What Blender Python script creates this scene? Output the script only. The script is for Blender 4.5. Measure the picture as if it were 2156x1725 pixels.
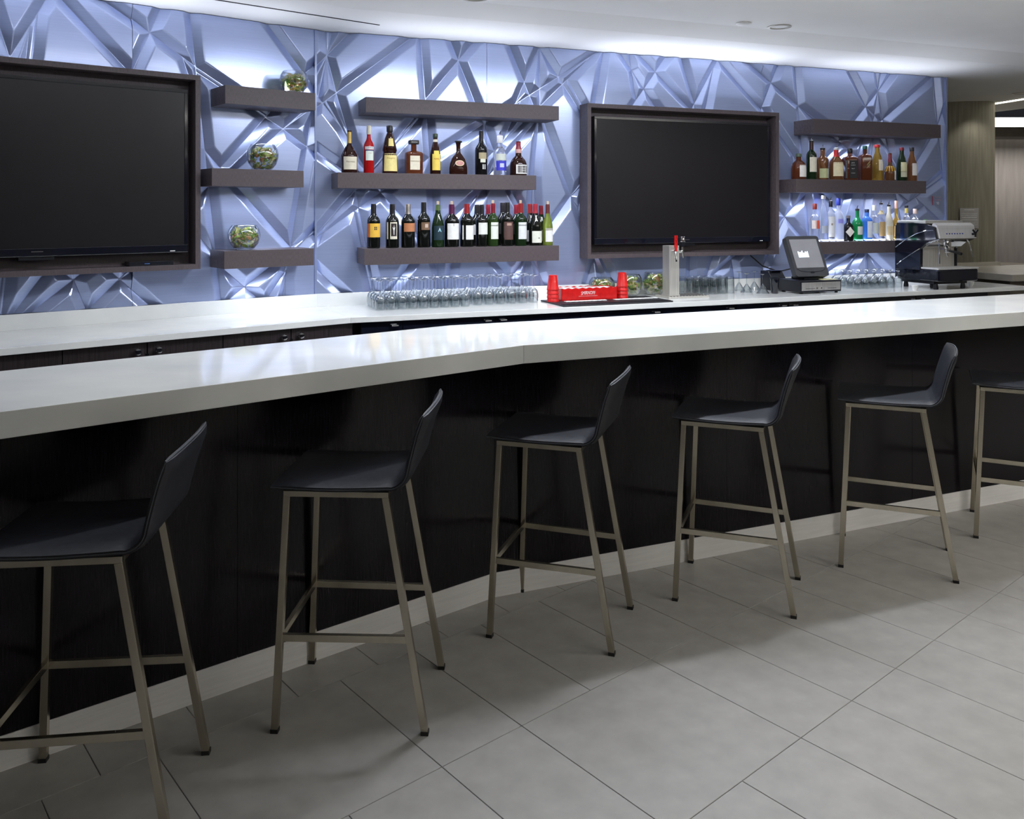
import bpy, bmesh, math, random
from mathutils import Vector, Matrix
random.seed(7)
for o in list(bpy.data.objects): bpy.data.objects.remove(o, do_unlink=True)
SC = bpy.context.scene
COL = SC.collection
PI = math.pi
# ------------------------------------------------------------------ camera
F, CX, HY, CH = 1805.0, 1078.0, 440.0, 1.6
cam = bpy.data.objects.new('camera', bpy.data.cameras.new('camera')); COL.objects.link(cam)
cam.location = (0, 0, CH); cam.rotation_euler = (PI/2, 0, 0)
cam.data.sensor_width = 36; cam.data.lens = 36*F/2156
cam.data.shift_y = -(862.5-HY)/2156; cam.data.clip_start = 0.05
SC.camera = cam
SC.view_settings.view_transform = 'Standard'; SC.view_settings.look = 'None'
SC.view_settings.exposure = 0.0; SC.view_settings.gamma = 1.0
SC.view_settings.use_curve_mapping = False
SC.cycles.transparent_max_bounces = 48
W = bpy.data.worlds.new('world'); SC.world = W; W.use_nodes = True
W.node_tree.nodes['Background'].inputs[0].default_value = (0.60, 0.63, 0.72, 1)
W.node_tree.nodes['Background'].inputs[1].default_value = 0.025

# ------------------------------------------------------------------ frames
class Frame:
    """x local = along the wall to the right (s), y local = into the wall (-n), z up"""
    def __init__(self, x, y, deg_from_forward):
        self.o = Vector((x, y)); self.a = math.radians(90-deg_from_forward)
        self.d = Vector((math.cos(self.a), math.sin(self.a)))
        self.n = Vector((self.d.y, -self.d.x))
    def w(self, s, n, z=0.0):
        p = self.o + self.d*s + self.n*n
        return Vector((p.x, p.y, z))
    def plane(self, px, py, n):          # pixel -> (s, z) on the upright plane at distance n from the wall
        r = Vector(((px-CX)/F, 1.0)); t = (n + self.o.dot(self.n))/r.dot(self.n)
        p = r*t - self.o
        return p.dot(self.d), CH + (HY-py)/F*t
    def top(self, px, py, z):            # pixel -> (s, n) on the level plane at height z
        t = F*(CH-z)/(py-HY); p = Vector(((px-CX)/F*t, t)) - self.o
        return p.dot(self.d), p.dot(self.n)
FR = Frame(-1.375, 6.025, 68.5)          # back wall, right run
FL = Frame(-1.375, 6.025, 51.0)          # back wall, left run
BR = Frame(0.045, 3.333, 67.4)           # bar front edge, right run
BL = Frame(0.045, 3.333, 51.6)           # bar front edge, left run
def bend(fa, fb, n):                     # corner of two runs both offset by n
    pa, pb = fa.w(0, n).xy, fb.w(0, n).xy
    da, db = fa.d, fb.d
    t = ((pb.x-pa.x)*db.y-(pb.y-pa.y)*db.x)/(da.x*db.y-da.y*db.x)
    return pa + da*t

# ------------------------------------------------------------------ lights
ZC = 2.86
def area(name, loc, sx, sy, power, color=(1, 1, 1), rot=(0, 0, 0), spread=180):
    l = bpy.data.lights.new(name, 'AREA'); l.shape = 'RECTANGLE'; l.size = sx; l.size_y = sy
    l.energy = power; l.color = color; l.spread = math.radians(spread)
    o = bpy.data.objects.new(name, l); COL.objects.link(o); o.location = loc; o.rotation_euler = rot
    return o
def spot(name, loc, target, power, angle, color=(1, 1, 1), blend=0.6, size=0.05):
    l = bpy.data.lights.new(name, 'SPOT'); l.energy = power; l.color = color
    l.spot_size = math.radians(angle); l.spot_blend = blend; l.shadow_soft_size = size
    o = bpy.data.objects.new(name, l); COL.objects.link(o); o.location = loc
    o.rotation_euler = (Vector(target)-Vector(loc)).to_track_quat('-Z', 'Y').to_euler()
    return o
WARM = (1.0, 0.972, 0.925); COOL = (0.84, 0.89, 1.0); FILL_COOL = (0.80, 0.85, 1.0)
# linear ceiling lights above the bar, following its two runs
NLIN = 2.20; KL = 0.42
for fr, s0, s1, e in ((FL, -2.4, 0.6, 25), (FR, 0.7, 3.15, 98)):
    area('linear_light_source', fr.w((s0+s1)/2, NLIN, 2.835), s1-s0, 0.07, e, COOL, (0, 0, fr.a))
# ceiling downlights: two seen over the aisle, the others added, unseen, as fill over the seating side
DOWN = [(0.80, 1.10, 30), (3.10, 1.10, 30)]
for s, n, e in DOWN:
    p = FR.w(s, n, 2.87); spot('downlight_source', p, (p.x, p.y, 0), e*1.0, 120, WARM, 0.5, 0.05)
ROOM_FILL = [(3.4, 1.6), (5.3, 2.6), (2.0, -0.6), (4.6, 0.0), (0.2, 0.6), (-2.4, -1.2)]
ROOM_FILLP = [92, 100, 18, 55, 3, 1]
for (x, y), e in zip(ROOM_FILL, ROOM_FILLP):
    spot('downlight_source', (x, y, 2.885), (x, y, 0), e, 130, WARM, 0.7, 0.07)

# two added, unseen fill lights hung over the seating side to brighten the ceiling
FILL_PEND = [(3.3, 1.0, 2.42, 21.5, 2.6, 60, 12), (5.4, 2.6, 2.42, 21.5, 2.6, 85, 20)]
for x, y, z, a, L, eu, ed in FILL_PEND:
    area('fill_up', (x, y, z+0.035), L, 0.10, eu, WARM, (PI, 0, math.radians(a)))
    area('fill_down', (x, y, z-0.035), L, 0.10, ed, WARM, (0, 0, math.radians(a)))

# ------------------------------------------------------------------ materials
def mat(name, col, rough=0.5, metal=0.0, trans=0.0, ior=1.45, var=0.12, scale=(8, 8, 8), detail=3,
        bump=0.0, coat=0.0, emit=None, estr=0.0, spec=0.5, col2=None, coord='Object'):
    m = bpy.data.materials.new(name); m.use_nodes = True
    nt = m.node_tree; b = nt.nodes['Principled BSDF']
    b.inputs['Roughness'].default_value = rough; b.inputs['Metallic'].default_value = metal
    b.inputs['Transmission Weight'].default_value = trans; b.inputs['IOR'].default_value = ior
    b.inputs['Coat Weight'].default_value = coat; b.inputs['Coat Roughness'].default_value = 0.05
    b.inputs['Specular IOR Level'].default_value = spec
    if emit:
        b.inputs['Emission Color'].default_value = (*emit, 1); b.inputs['Emission Strength'].default_value = estr
    tc = nt.nodes.new('ShaderNodeTexCoord'); mp = nt.nodes.new('ShaderNodeMapping')
    mp.inputs['Scale'].default_value = scale
    nz = nt.nodes.new('ShaderNodeTexNoise'); nz.inputs['Scale'].default_value = 1.0; nz.inputs['Detail'].default_value = detail
    cr = nt.nodes.new('ShaderNodeValToRGB')
    c2 = col2 or tuple(max(0, c*(1-2*var)) for c in col); c1 = tuple(min(1, c*(1+var)) for c in col) if not col2 else col
    cr.color_ramp.elements[0].color = (*c2, 1); cr.color_ramp.elements[1].color = (*c1, 1)
    cr.color_ramp.elements[0].position = 0.3; cr.color_ramp.elements[1].position = 0.7
    L = nt.links.new
    L(tc.outputs[coord], mp.inputs[0]); L(mp.outputs[0], nz.inputs[0]); L(nz.outputs[0], cr.inputs[0]); L(cr.outputs[0], b.inputs['Base Color'])
    if bump:
        bp = nt.nodes.new('ShaderNodeBump'); bp.inputs['Strength'].default_value = bump; bp.inputs['Distance'].default_value = 0.004
        L(nz.outputs[0], bp.inputs['Height']); L(bp.outputs[0], b.inputs['Normal'])
    return m
M = {}
M['panel'] = mat('pearl_blue_panel', (0.42, 0.50, 0.765), 0.23, 0.55, var=0.03, scale=(3, 3, 160), detail=2, coat=0.5)
M['panel'].node_tree.nodes['Principled BSDF'].inputs['Coat Roughness'].default_value = 0.09
M['wenge'] = mat('wenge_veneer', (0.100, 0.080, 0.086), 0.42, var=0.13, scale=(420, 60, 40), detail=2, spec=0.4)
M['bar_wood'] = mat('dark_bar_veneer', (0.0075, 0.0062, 0.0085), 0.20, var=0.35, scale=(420, 60, 14), detail=2, spec=0.28)
M['cab_wood'] = mat('dark_cabinet_veneer', (0.026, 0.019, 0.021), 0.4, var=0.35, scale=(260, 40, 9), detail=2)
M['marble'] = mat('white_marble', (0.86, 0.87, 0.83), 0.07, var=0.0, col2=(0.70, 0.72, 0.72), scale=(2.2, 3, 3), detail=9)
M['kick'] = mat('brushed_kick_plate', (0.80, 0.79, 0.77), 0.34, 0.15, var=0.03, scale=(6, 6, 120))
M['tile'] = mat('grey_porcelain_tile', (0.295, 0.285, 0.268), 0.40, var=0.06, scale=(12, 12, 12), detail=15, bump=0.03, spec=0.35)
M['grout'] = mat('dark_grout', (0.12, 0.115, 0.11), 0.9)
M['ceil'] = mat('ceiling_paint', (0.86, 0.86, 0.84), 0.8, var=0.015, scale=(2, 2, 2))
M['room'] = mat('room_wall_paint', (0.34, 0.32, 0.29), 0.75, var=0.05, scale=(3, 3, 3))
M['leather'] = mat('black_leather', (0.019, 0.020, 0.026), 0.38, var=0.2, scale=(60, 60, 60), detail=6, bump=0.12, spec=0.5)
M['thread'] = mat('dark_stitching', (0.05, 0.055, 0.065), 0.6)
M['nickel'] = mat('champagne_nickel', (0.56, 0.51, 0.41), 0.24, 1.0, var=0.06, scale=(20, 20, 3))
M['rubber'] = mat('black_rubber', (0.012, 0.012, 0.012), 0.7)
M['black'] = mat('black_plastic', (0.010, 0.011, 0.016), 0.32, var=0.1)
M['gloss'] = mat('gloss_black', (0.006, 0.007, 0.014), 0.12, var=0.1, coat=0.5)
M['screen'] = mat('dark_tv_screen', (0.008, 0.007, 0.009), 0.32, var=0.05, spec=0.4)
M['steel'] = mat('brushed_steel', (0.62, 0.60, 0.55), 0.34, 0.55, var=0.07, scale=(140, 20, 4))
M['satin'] = mat('satin_steel_panel', (0.72, 0.71, 0.70), 0.32, 0.35, var=0.04, scale=(140, 20, 4))
M['chrome'] = mat('chrome', (0.86, 0.86, 0.87), 0.08, 1.0, var=0.02)
M['glass'] = mat('clear_glass', (1, 1, 1), 0.0, trans=1.0, ior=1.45, var=0.0)
def thin_glass(name, tint=(0.90, 0.92, 0.93), f=0.5, rough=0.02):
    m = bpy.data.materials.new(name); m.use_nodes = True; nt = m.node_tree; L = nt.links.new
    nt.nodes.remove(nt.nodes['Principled BSDF']); out = nt.nodes['Material Output']
    tr = nt.nodes.new('ShaderNodeBsdfTransparent'); gl = nt.nodes.new('ShaderNodeBsdfGlossy'); mx = nt.nodes.new('ShaderNodeMixShader'); fr = nt.nodes.new('ShaderNodeLayerWeight'); pw = nt.nodes.new('ShaderNodeMath'); ad = nt.nodes.new('ShaderNodeMath')
    pw.operation = 'POWER'; pw.inputs[1].default_value = 1.8; ad.operation = 'MULTIPLY_ADD'; ad.inputs[1].default_value = 0.85; ad.inputs[2].default_value = 0.07
    nz = nt.nodes.new('ShaderNodeTexNoise'); nz.inputs['Scale'].default_value = 30; cr = nt.nodes.new('ShaderNodeValToRGB')
    cr.color_ramp.elements[0].color = tuple(c*0.97 for c in tint)+(1,); cr.color_ramp.elements[1].color = (*tint, 1)
    gl.inputs['Roughness'].default_value = rough; fr.inputs['Blend'].default_value = f
    L(nz.outputs[0], cr.inputs[0]); L(cr.outputs[0], tr.inputs[0])
    L(fr.outputs['Facing'], pw.inputs[0]); L(pw.outputs[0], ad.inputs[0]); L(ad.outputs[0], mx.inputs[0]); L(tr.outputs[0], mx.inputs[1]); L(gl.outputs[0], mx.inputs[2]); L(mx.outputs[0], out.inputs[0])
    return m
M['stem'] = thin_glass('thin_stemware_glass')
M['bowl'] = thin_glass('thin_bowl_glass')
M['red'] = mat('red_plastic', (0.62, 0.012, 0.012), 0.30, var=0.1, scale=(30, 30, 30), coat=0.3)
M['white'] = mat('white_print', (0.82, 0.82, 0.80), 0.6, var=0.03)
M['mat'] = mat('bar_mat_rubber', (0.014, 0.014, 0.018), 0.55, var=0.2, scale=(120, 120, 120))
M['olive'] = mat('olive_wallcovering', (0.30, 0.28, 0.21), 0.6, var=0.12, scale=(45, 45, 2.5), detail=3)
M['taupe'] = mat('taupe_wall', (0.34, 0.31, 0.29), 0.7, var=0.06, scale=(20, 20, 2))
M['brown'] = mat('brown_bulkhead', (0.16, 0.14, 0.11), 0.6, var=0.1)
M['stone'] = mat('beige_stone_top', (0.50, 0.47, 0.40), 0.3, var=0.06)
M['lamp'] = mat('lamp_diffuser', (1, 1, 1), 0.5, var=0, emit=(1.0, 0.97, 0.92), estr=9.0)
M['lampw'] = mat('warm_lamp_diffuser', (1, 1, 1), 0.5, var=0, emit=(1.0, 0.95, 0.84), estr=5.0)
M['led'] = mat('led_tape', (1, 1, 1), 0.5, var=0, emit=(0.85, 0.9, 1.0), estr=6.0)
M['trimring'] = mat('downlight_trim', (0.50, 0.48, 0.42), 0.4, 0.3, var=0.05)
M['posbody'] = mat('charcoal_plastic', (0.060, 0.062, 0.070), 0.42, var=0.08)
M['posscreen'] = mat('lit_terminal_screen', (0.10, 0.10, 0.11), 0.25, var=0.1, scale=(9, 9, 9), emit=(0.52, 0.53, 0.58), estr=0.36)
M['glow'] = mat('screen_words', (0.8, 0.9, 1), 0.4, var=0, emit=(0.70, 0.82, 1.0), estr=1.3)
M['drawer'] = mat('drawer_steel', (0.50, 0.49, 0.48), 0.4, 0.7, var=0.08, scale=(90, 9, 9))
def glassy(name, col, trans=0.85, rough=0.06, var=0.0):
    return mat(name, col, rough, trans=trans, ior=1.40, var=var)
G = {
 'dark': mat('dark_wine_glass', (0.006, 0.007, 0.006), 0.06, var=0.0, coat=0.4),
 'green': glassy('green_bottle_glass', (0.045, 0.095, 0.025), 0.5),
 'pine': glassy('deep_green_glass', (0.014, 0.035, 0.012), 0.35),
 'lime': glassy('yellow_green_glass', (0.28, 0.36, 0.06), 0.5),
 'gin': glassy('bright_green_glass', (0.02, 0.33, 0.10), 0.5),
 'brown': glassy('brown_bottle_glass', (0.030, 0.010, 0.007), 0.20),
 'amber': glassy('amber_spirit', (0.36, 0.15, 0.05), 0.7),
 'deep': glassy('deep_amber_spirit', (0.17, 0.048, 0.02), 0.5),
 'gold': glassy('golden_spirit', (0.66, 0.42, 0.08), 0.75),
 'red': glassy('red_aperitif', (0.55, 0.012, 0.014), 0.35),
 'clear': glassy('clear_spirit', (0.93, 0.95, 1.0), 0.92, 0.03),
 'frost': glassy('frosted_glass', (0.84, 0.88, 1.0), 0.65, 0.25),
 'blue': glassy('blue_gin_glass', (0.10, 0.32, 0.85), 0.55),
 'cream': mat('cream_ceramic', (0.80, 0.76, 0.62), 0.3),
 'black': mat('black_bottle_glass', (0.006, 0.006, 0.007), 0.12, var=0.0),
}
_flat = {}
def flat(col, rough=0.5, metal=0.0):
    k = (tuple(round(c, 3) for c in col), rough, metal)
    if k not in _flat: _flat[k] = mat('print_%02d' % len(_flat), col, rough, metal, var=0.04, scale=(40, 40, 40))
    return _flat[k]

# ------------------------------------------------------------------ mesh helpers
class MB:
    def __init__(self): self.v = []; self.f = []
    def add(self, vs, fs):
        o = len(self.v); self.v += [tuple(p) for p in vs]; self.f += [tuple(i+o for i in q) for q in fs]; return self
    def box(self, x0, x1, y0, y1, z0, z1):
        return self.add([(x0, y0, z0), (x1, y0, z0), (x1, y1, z0), (x0, y1, z0), (x0, y0, z1), (x1, y0, z1), (x1, y1, z1), (x0, y1, z1)],
                        [(3, 2, 1, 0), (4, 5, 6, 7), (0, 1, 5, 4), (1, 2, 6, 5), (2, 3, 7, 6), (3, 0, 4, 7)])
    def prism(self, pts, z0, z1):
        n = len(pts); a = sum(pts[i][0]*pts[(i+1) % n][1]-pts[(i+1) % n][0]*pts[i][1] for i in range(n))
        if a < 0: pts = pts[::-1]
        return self.add([(p[0], p[1], z0) for p in pts]+[(p[0], p[1], z1) for p in pts],
                        [tuple(range(n))[::-1], tuple(range(n, 2*n))]+[(i, (i+1) % n, n+(i+1) % n, n+i) for i in range(n)])
    def prism_x(self, pts, x0, x1):      # outline in (y, z), pulled along x
        n = len(pts); a = sum(pts[i][0]*pts[(i+1) % n][1]-pts[(i+1) % n][0]*pts[i][1] for i in range(n))
        if a < 0: pts = pts[::-1]
        return self.add([(x0, p[0], p[1]) for p in pts]+[(x1, p[0], p[1]) for p in pts],
                        [tuple(range(n))[::-1], tuple(range(n, 2*n))]+[(i, (i+1) % n, n+(i+1) % n, n+i) for i in range(n)])
    def bar(self, p0, p1, w, h, ref=(0, 0, 1)):
        p0, p1 = Vector(p0), Vector(p1); d = (p1-p0).normalized(); r = Vector(ref)
        if abs(d.dot(r)) > 0.98: r = Vector((1, 0, 0))
        a = d.cross(r).normalized()*w/2; b = a.cross(d).normalized()*h/2
        vs = [p+s*a+t*b for p in (p0, p1) for s, t in ((-1, -1), (1, -1), (1, 1), (-1, 1))]
        return self.add(vs, [(0, 1, 2, 3), (7, 6, 5, 4), (0, 4, 5, 1), (1, 5, 6, 2), (2, 6, 7, 3), (3, 7, 4, 0)])
    def tube(self, path, r, seg=8):
        path = [Vector(p) for p in path]; n = len(path); vs = []; prev = None
        for i, p in enumerate(path):
            d = (path[min(i+1, n-1)]-path[max(i-1, 0)]).normalized()
            ref = Vector((0, 0, 1)) if abs(d.z) < 0.95 else Vector((1, 0, 0))
            a = d.cross(ref).normalized() if prev is None else (prev-d*prev.dot(d)).normalized()
            prev = a; b = d.cross(a); rr = r[i] if isinstance(r, (list, tuple)) else r
            vs += [p+(a*math.cos(2*PI*k/seg)+b*math.sin(2*PI*k/seg))*rr for k in range(seg)]
        fs = [(i*seg+k, i*seg+(k+1) % seg, (i+1)*seg+(k+1) % seg, (i+1)*seg+k) for i in range(n-1) for k in range(seg)]
        fs += [tuple(range(seg))[::-1], tuple(range((n-1)*seg, n*seg))]
        return self.add(vs, fs)
    def lathe(self, prof, seg=20, at=(0, 0, 0), p=2.0, sy=1.0, closed=False):
        vs = []; rows = []
        for r, z in prof:
            if r < 1e-6: rows.append([len(vs)]); vs.append((at[0], at[1], at[2]+z)); continue
            row = []
            for k in range(seg):
                t = 2*PI*(k+0.5)/seg; c, s = math.cos(t), math.sin(t)
                q = (abs(c)**p+abs(s)**p)**(-1/p) if p != 2 else 1
                row.append(len(vs)); vs.append((at[0]+r*q*c, at[1]+r*q*s*sy, at[2]+z))
            rows.append(row)
        fs = []
        pairs = list(zip(rows, rows[1:]))
        if closed: pairs.append((rows[-1], rows[0]))
        for a, b in pairs:
            for k in range(seg):
                k2 = (k+1) % seg
                if len(a) == 1 and len(b) == 1: continue
                if len(a) == 1: fs.append((a[0], b[k2], b[k]))
                elif len(b) == 1: fs.append((a[k], a[k2], b[0]))
                else: fs.append((a[k], a[k2], b[k2], b[k]))
        return self.add(vs, fs)
    def build(self, name, m, parent=None, loc=(0, 0, 0), rz=0.0, smooth=False, bevel=0.0, ang=38):
        me = bpy.data.meshes.new(name); me.from_pydata(self.v, [], self.f); me.update()
        me.materials.append(m)
        if smooth:
            me.polygons.foreach_set('use_smooth', [True]*len(me.polygons)); me.set_sharp_from_angle(angle=math.radians(ang))
        o = bpy.data.objects.new(name, me); COL.objects.link(o)
        o.location = loc; o.rotation_euler = (0, 0, rz)
        if parent: o.parent = parent
        if bevel:
            b = o.modifiers.new('bevel', 'BEVEL'); b.width = bevel; b.segments = 2; b.limit_method = 'ANGLE'
        return o
def tag(o, label=None, cat=None, group=None, kind=None):
    if label: o['label'] = label
    if cat: o['category'] = cat
    if group: o['group'] = group
    if kind: o['kind'] = kind
    return o
def thing(name, label, cat, loc=(0, 0, 0), rz=0.0, group=None):
    o = bpy.data.objects.new(name, None); COL.objects.link(o); o.empty_display_size = 0.05
    o.location = loc; o.rotation_euler = (0, 0, rz)
    return tag(o, label, cat, group)
def copy_tree(o, parent=None):
    c = o.copy(); COL.objects.link(c); c.parent = parent
    for ch in list(o.children): copy_tree(ch, c)
    return c
_txt = {}
def text_verts(body, size, align='CENTER'):
    k = (body, size, align)
    if k not in _txt:
        cu = bpy.data.curves.new('lettering', 'FONT'); cu.body = body; cu.size = size
        cu.align_x = align; cu.align_y = 'CENTER'; cu.resolution_u = 2
        t = bpy.data.objects.new('lettering', cu); COL.objects.link(t)
        dg = bpy.context.evaluated_depsgraph_get(); me = bpy.data.meshes.new_from_object(t.evaluated_get(dg))
        _txt[k] = ([tuple(v.co) for v in me.vertices], [tuple(p.vertices) for p in me.polygons])
        bpy.data.objects.remove(t, do_unlink=True); bpy.data.curves.remove(cu); bpy.data.meshes.remove(me)
    return _txt[k]

# ------------------------------------------------------------------ floor
fl = MB().box(-7, 10, -4.5, 15, -0.10, -0.004).build('floor', M['grout']); tag(fl, kind='structure')
TO = Vector((0.8741, 2.5948)); TA = math.radians(40.3)
TU = Vector((math.cos(TA), math.sin(TA))); TV = Vector((-TU.y, TU.x))
TW, TL = 0.3025, 0.592
def tile_mesh(nu):
    w = TW*nu-0.0022; h = TL-0.0022; b = 0.0012
    vs = [(0, 0, -.006), (w, 0, -.006), (w, h, -.006), (0, h, -.006), (0, 0, -.0008), (w, 0, -.0008), (w, h, -.0008), (0, h, -.0008),
          (b, b, 0), (w-b, b, 0), (w-b, h-b, 0), (b, h-b, 0)]
    fs = [(0, 1, 5, 4), (1, 2, 6, 5), (2, 3, 7, 6), (3, 0, 4, 7), (4, 5, 9, 8), (5, 6, 10, 9), (6, 7, 11, 10), (7, 4, 8, 11), (8, 9, 10, 11)]
    me = bpy.data.meshes.new('tile'); me.from_pydata(vs, [], fs); me.materials.append(M['tile']); return me
TM = {1: tile_mesh(1), 2: tile_mesh(2)}
rest = MB(); near = []
NLR = bend(BL, BR, -0.23)
def behind_bar(p):
    return (p-BL.o).dot(BL.n) < -1.1 or (p-BR.o).dot(BR.n) < -1.1
double = {(0, -2), (1, -5), (-2, 3), (2, -9), (-3, -2), (1, 4), (0, 7), (3, -13)}
for j in range(-14, 22):
    off = {0: 0.0, 1: 0.0, -1: 0.0}.get(j, (0.0 if j % 2 else 0.5)*TW)
    i = -26
    while i < 34:
        nu = 2 if (j, i) in double else 1
        p = TO + TU*(i*TW+off) + TV*(j*TL); c = p + TU*TW*0.5 + TV*TL*0.5
        if -6.5 < c.x < 9.5 and -4 < c.y < 14 and not behind_bar(c):
            vis = 0
            if c.y > 0.6:
                px = CX+F*c.x/c.y; py = HY+F*CH/c.y
                if -260 < px < 2420 and py < 2050 and c.y < 7.2: vis = 1
            if vis: near.append((c.y, p, nu))
            else:
                q = [p, p+TU*(TW*nu-.0022), p+TU*(TW*nu-.0022)+TV*(TL-.0022), p+TV*(TL-.0022)]
                rest.add([(a.x, a.y, 0) for a in q], [(0, 1, 2, 3)])
        i += nu
near.sort(key=lambda t: t[0])
for k, (_, p, nu) in enumerate(near[:300]):
    o = bpy.data.objects.new('tile', TM[nu]); COL.objects.link(o); o.parent = fl
    o.location = (p.x, p.y, 0); o.rotation_euler = (0, 0, TA)
for _, p, nu in near[300:]:
    q = [p, p+TU*(TW*nu-.0022), p+TU*(TW*nu-.0022)+TV*(TL-.0022), p+TV*(TL-.0022)]
    rest.add([(a.x, a.y, 0) for a in q], [(0, 1, 2, 3)])
o = rest.build('tile_field', M['tile'], fl); o['kind'] = 'stuff'

# ------------------------------------------------------------------ ceiling and outer walls
def strip(n0, z0, n1, z1, name, s_l=-6.0, s_r=9.0, thick=0.0, parent=None):
    vs = []
    for n, z in ((n0, z0), (n1, z1)):
        b = bend(FL, FR, n)
        vs += [FL.w(s_l, n, z), Vector((b.x, b.y, z)), FR.w(s_r, n, z)]
    mb = MB().add(vs, [(0, 1, 4, 3), (1, 2, 5, 4)])
    if thick:
        mb = MB(); n = 6
        mb.add(vs+[v+Vector((0, 0, thick)) for v in vs], [(0, 1, 4, 3), (1, 2, 5, 4), (9, 10, 7, 6), (10, 11, 8, 7), (0, 6, 7, 1), (1, 7, 8, 2), (3, 4, 10, 9), (4, 5, 11, 10), (0, 3, 9, 6), (2, 8, 11, 5)])
    return mb.build(name, M['ceil'], parent)
ce = strip(-8.0, ZC, 0.72, ZC, 'ceiling', thick=0.12); tag(ce, kind='structure')
strip(0.72, ZC, 1.00, ZC+0.045, 'soffit_slope', parent=ce, thick=0.10)
strip(1.00, ZC+0.045, 14.0, ZC+0.045, 'ceiling_field', parent=ce, thick=0.10, s_l=-9, s_r=13)
ZF = ZC+0.045
# dark linear slot in the soffit over the left run
sl = MB()
s0, n0 = FL.top(470, 0, ZC); s1, n1 = FL.top(800, 52, ZC)
MB().box(-5.0, s1, -0.424, -0.410, ZC-0.003, ZC+0.004).build('air_slot', M['rubber'], ce, FL.w(0, 0, 0), FL.a)
for nm, box in (('wall_rear', (-7, 10, -4.6, -4.5)), ('wall_side', (-7.1, -7, -4.5, 3.0)), ('wall_far', (-7, 10.1, 15, 15.1)), ('wall_east', (10, 10.1, -4.5, 15))):
    tag(MB().box(box[0], box[1], box[2], box[3], 0, 3.0).build(nm, M['room']), kind='structure')

# ------------------------------------------------------------------ faceted back wall
ZB = 1.004
def clip(poly, f, new):
    out = []; n = len(poly)
    for i in range(n):
        a, b = poly[i], poly[(i+1) % n]; fa, fb = f(a[0], a[1]), f(b[0], b[1])
        if fa <= 1e-9:
            out.append(a)
            if fb > 1e-9:
                t = fa/(fa-fb); out.append((a[0]+(b[0]-a[0])*t, a[1]+(b[1]-a[1])*t, new))
        elif fb <= 1e-9:
            t = fa/(fa-fb); out.append((a[0]+(b[0]-a[0])*t, a[1]+(b[1]-a[1])*t, a[2]))
    r = []
    for q in out:
        if not r or math.hypot(q[0]-r[-1][0], q[1]-r[-1][1]) > 1e-5: r.append(q)
        else: r[-1] = (r[-1][0], r[-1][1], q[2])
    if len(r) > 2 and math.hypot(r[0][0]-r[-1][0], r[0][1]-r[-1][1]) < 1e-5: r.pop()
    return r if len(r) > 2 else []
def parea(p): return abs(sum(p[i][0]*p[(i+1) % len(p)][1]-p[(i+1) % len(p)][0]*p[i][1] for i in range(len(p))))/2
BW, BD = 0.055, 0.034
def cells_for(x0, x1, z0, z1, segs):
    cells = [[(x0, z0, 0), (x1, z0, 0), (x1, z1, 0), (x0, z1, 0)]]
    todo = [g for g in sorted(segs, key=lambda s: -math.hypot(s[2]-s[0], s[3]-s[1])) if math.hypot(g[2]-g[0], g[3]-g[1]) > 0.02]
    done = set()                               # (segment, cell) pairs are settled in passes, the surest splits first
    for need in (0.72, 0.5, 0.34, 0.22, 0.13):
        for k, (ax, az, bx, bz) in enumerate(todo):
            L = math.hypot(bx-ax, bz-az); dx, dz = (bx-ax)/L, (bz-az)/L
            f = lambda x, z: (x-ax)*dz-(z-az)*dx
            nxt = []
            for c in cells:
                ts = []
                for i in range(len(c)):
                    a, b = c[i], c[(i+1) % len(c)]; fa, fb = f(a[0], a[1]), f(b[0], b[1])
                    if (fa < -1e-6) != (fb < -1e-6):
                        t = fa/(fa-fb); x, z = a[0]+(b[0]-a[0])*t, a[1]+(b[1]-a[1])*t; ts.append((x-ax)*dx+(z-az)*dz)
                if len(ts) == 2:
                    t0, t1 = sorted(ts); ov = min(L, t1)-max(0, t0)
                    if t1-t0 > 0.03 and ov > need*(t1-t0) and ov > 0.04:
                        p = clip(c, f, 1); q = clip(c, lambda x, z: -f(x, z), 1)
                        if p and q and min(parea(p), parea(q)) > 6e-4: nxt += [p, q]; continue
                nxt.append(c)
            cells = nxt
    return cells
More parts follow.
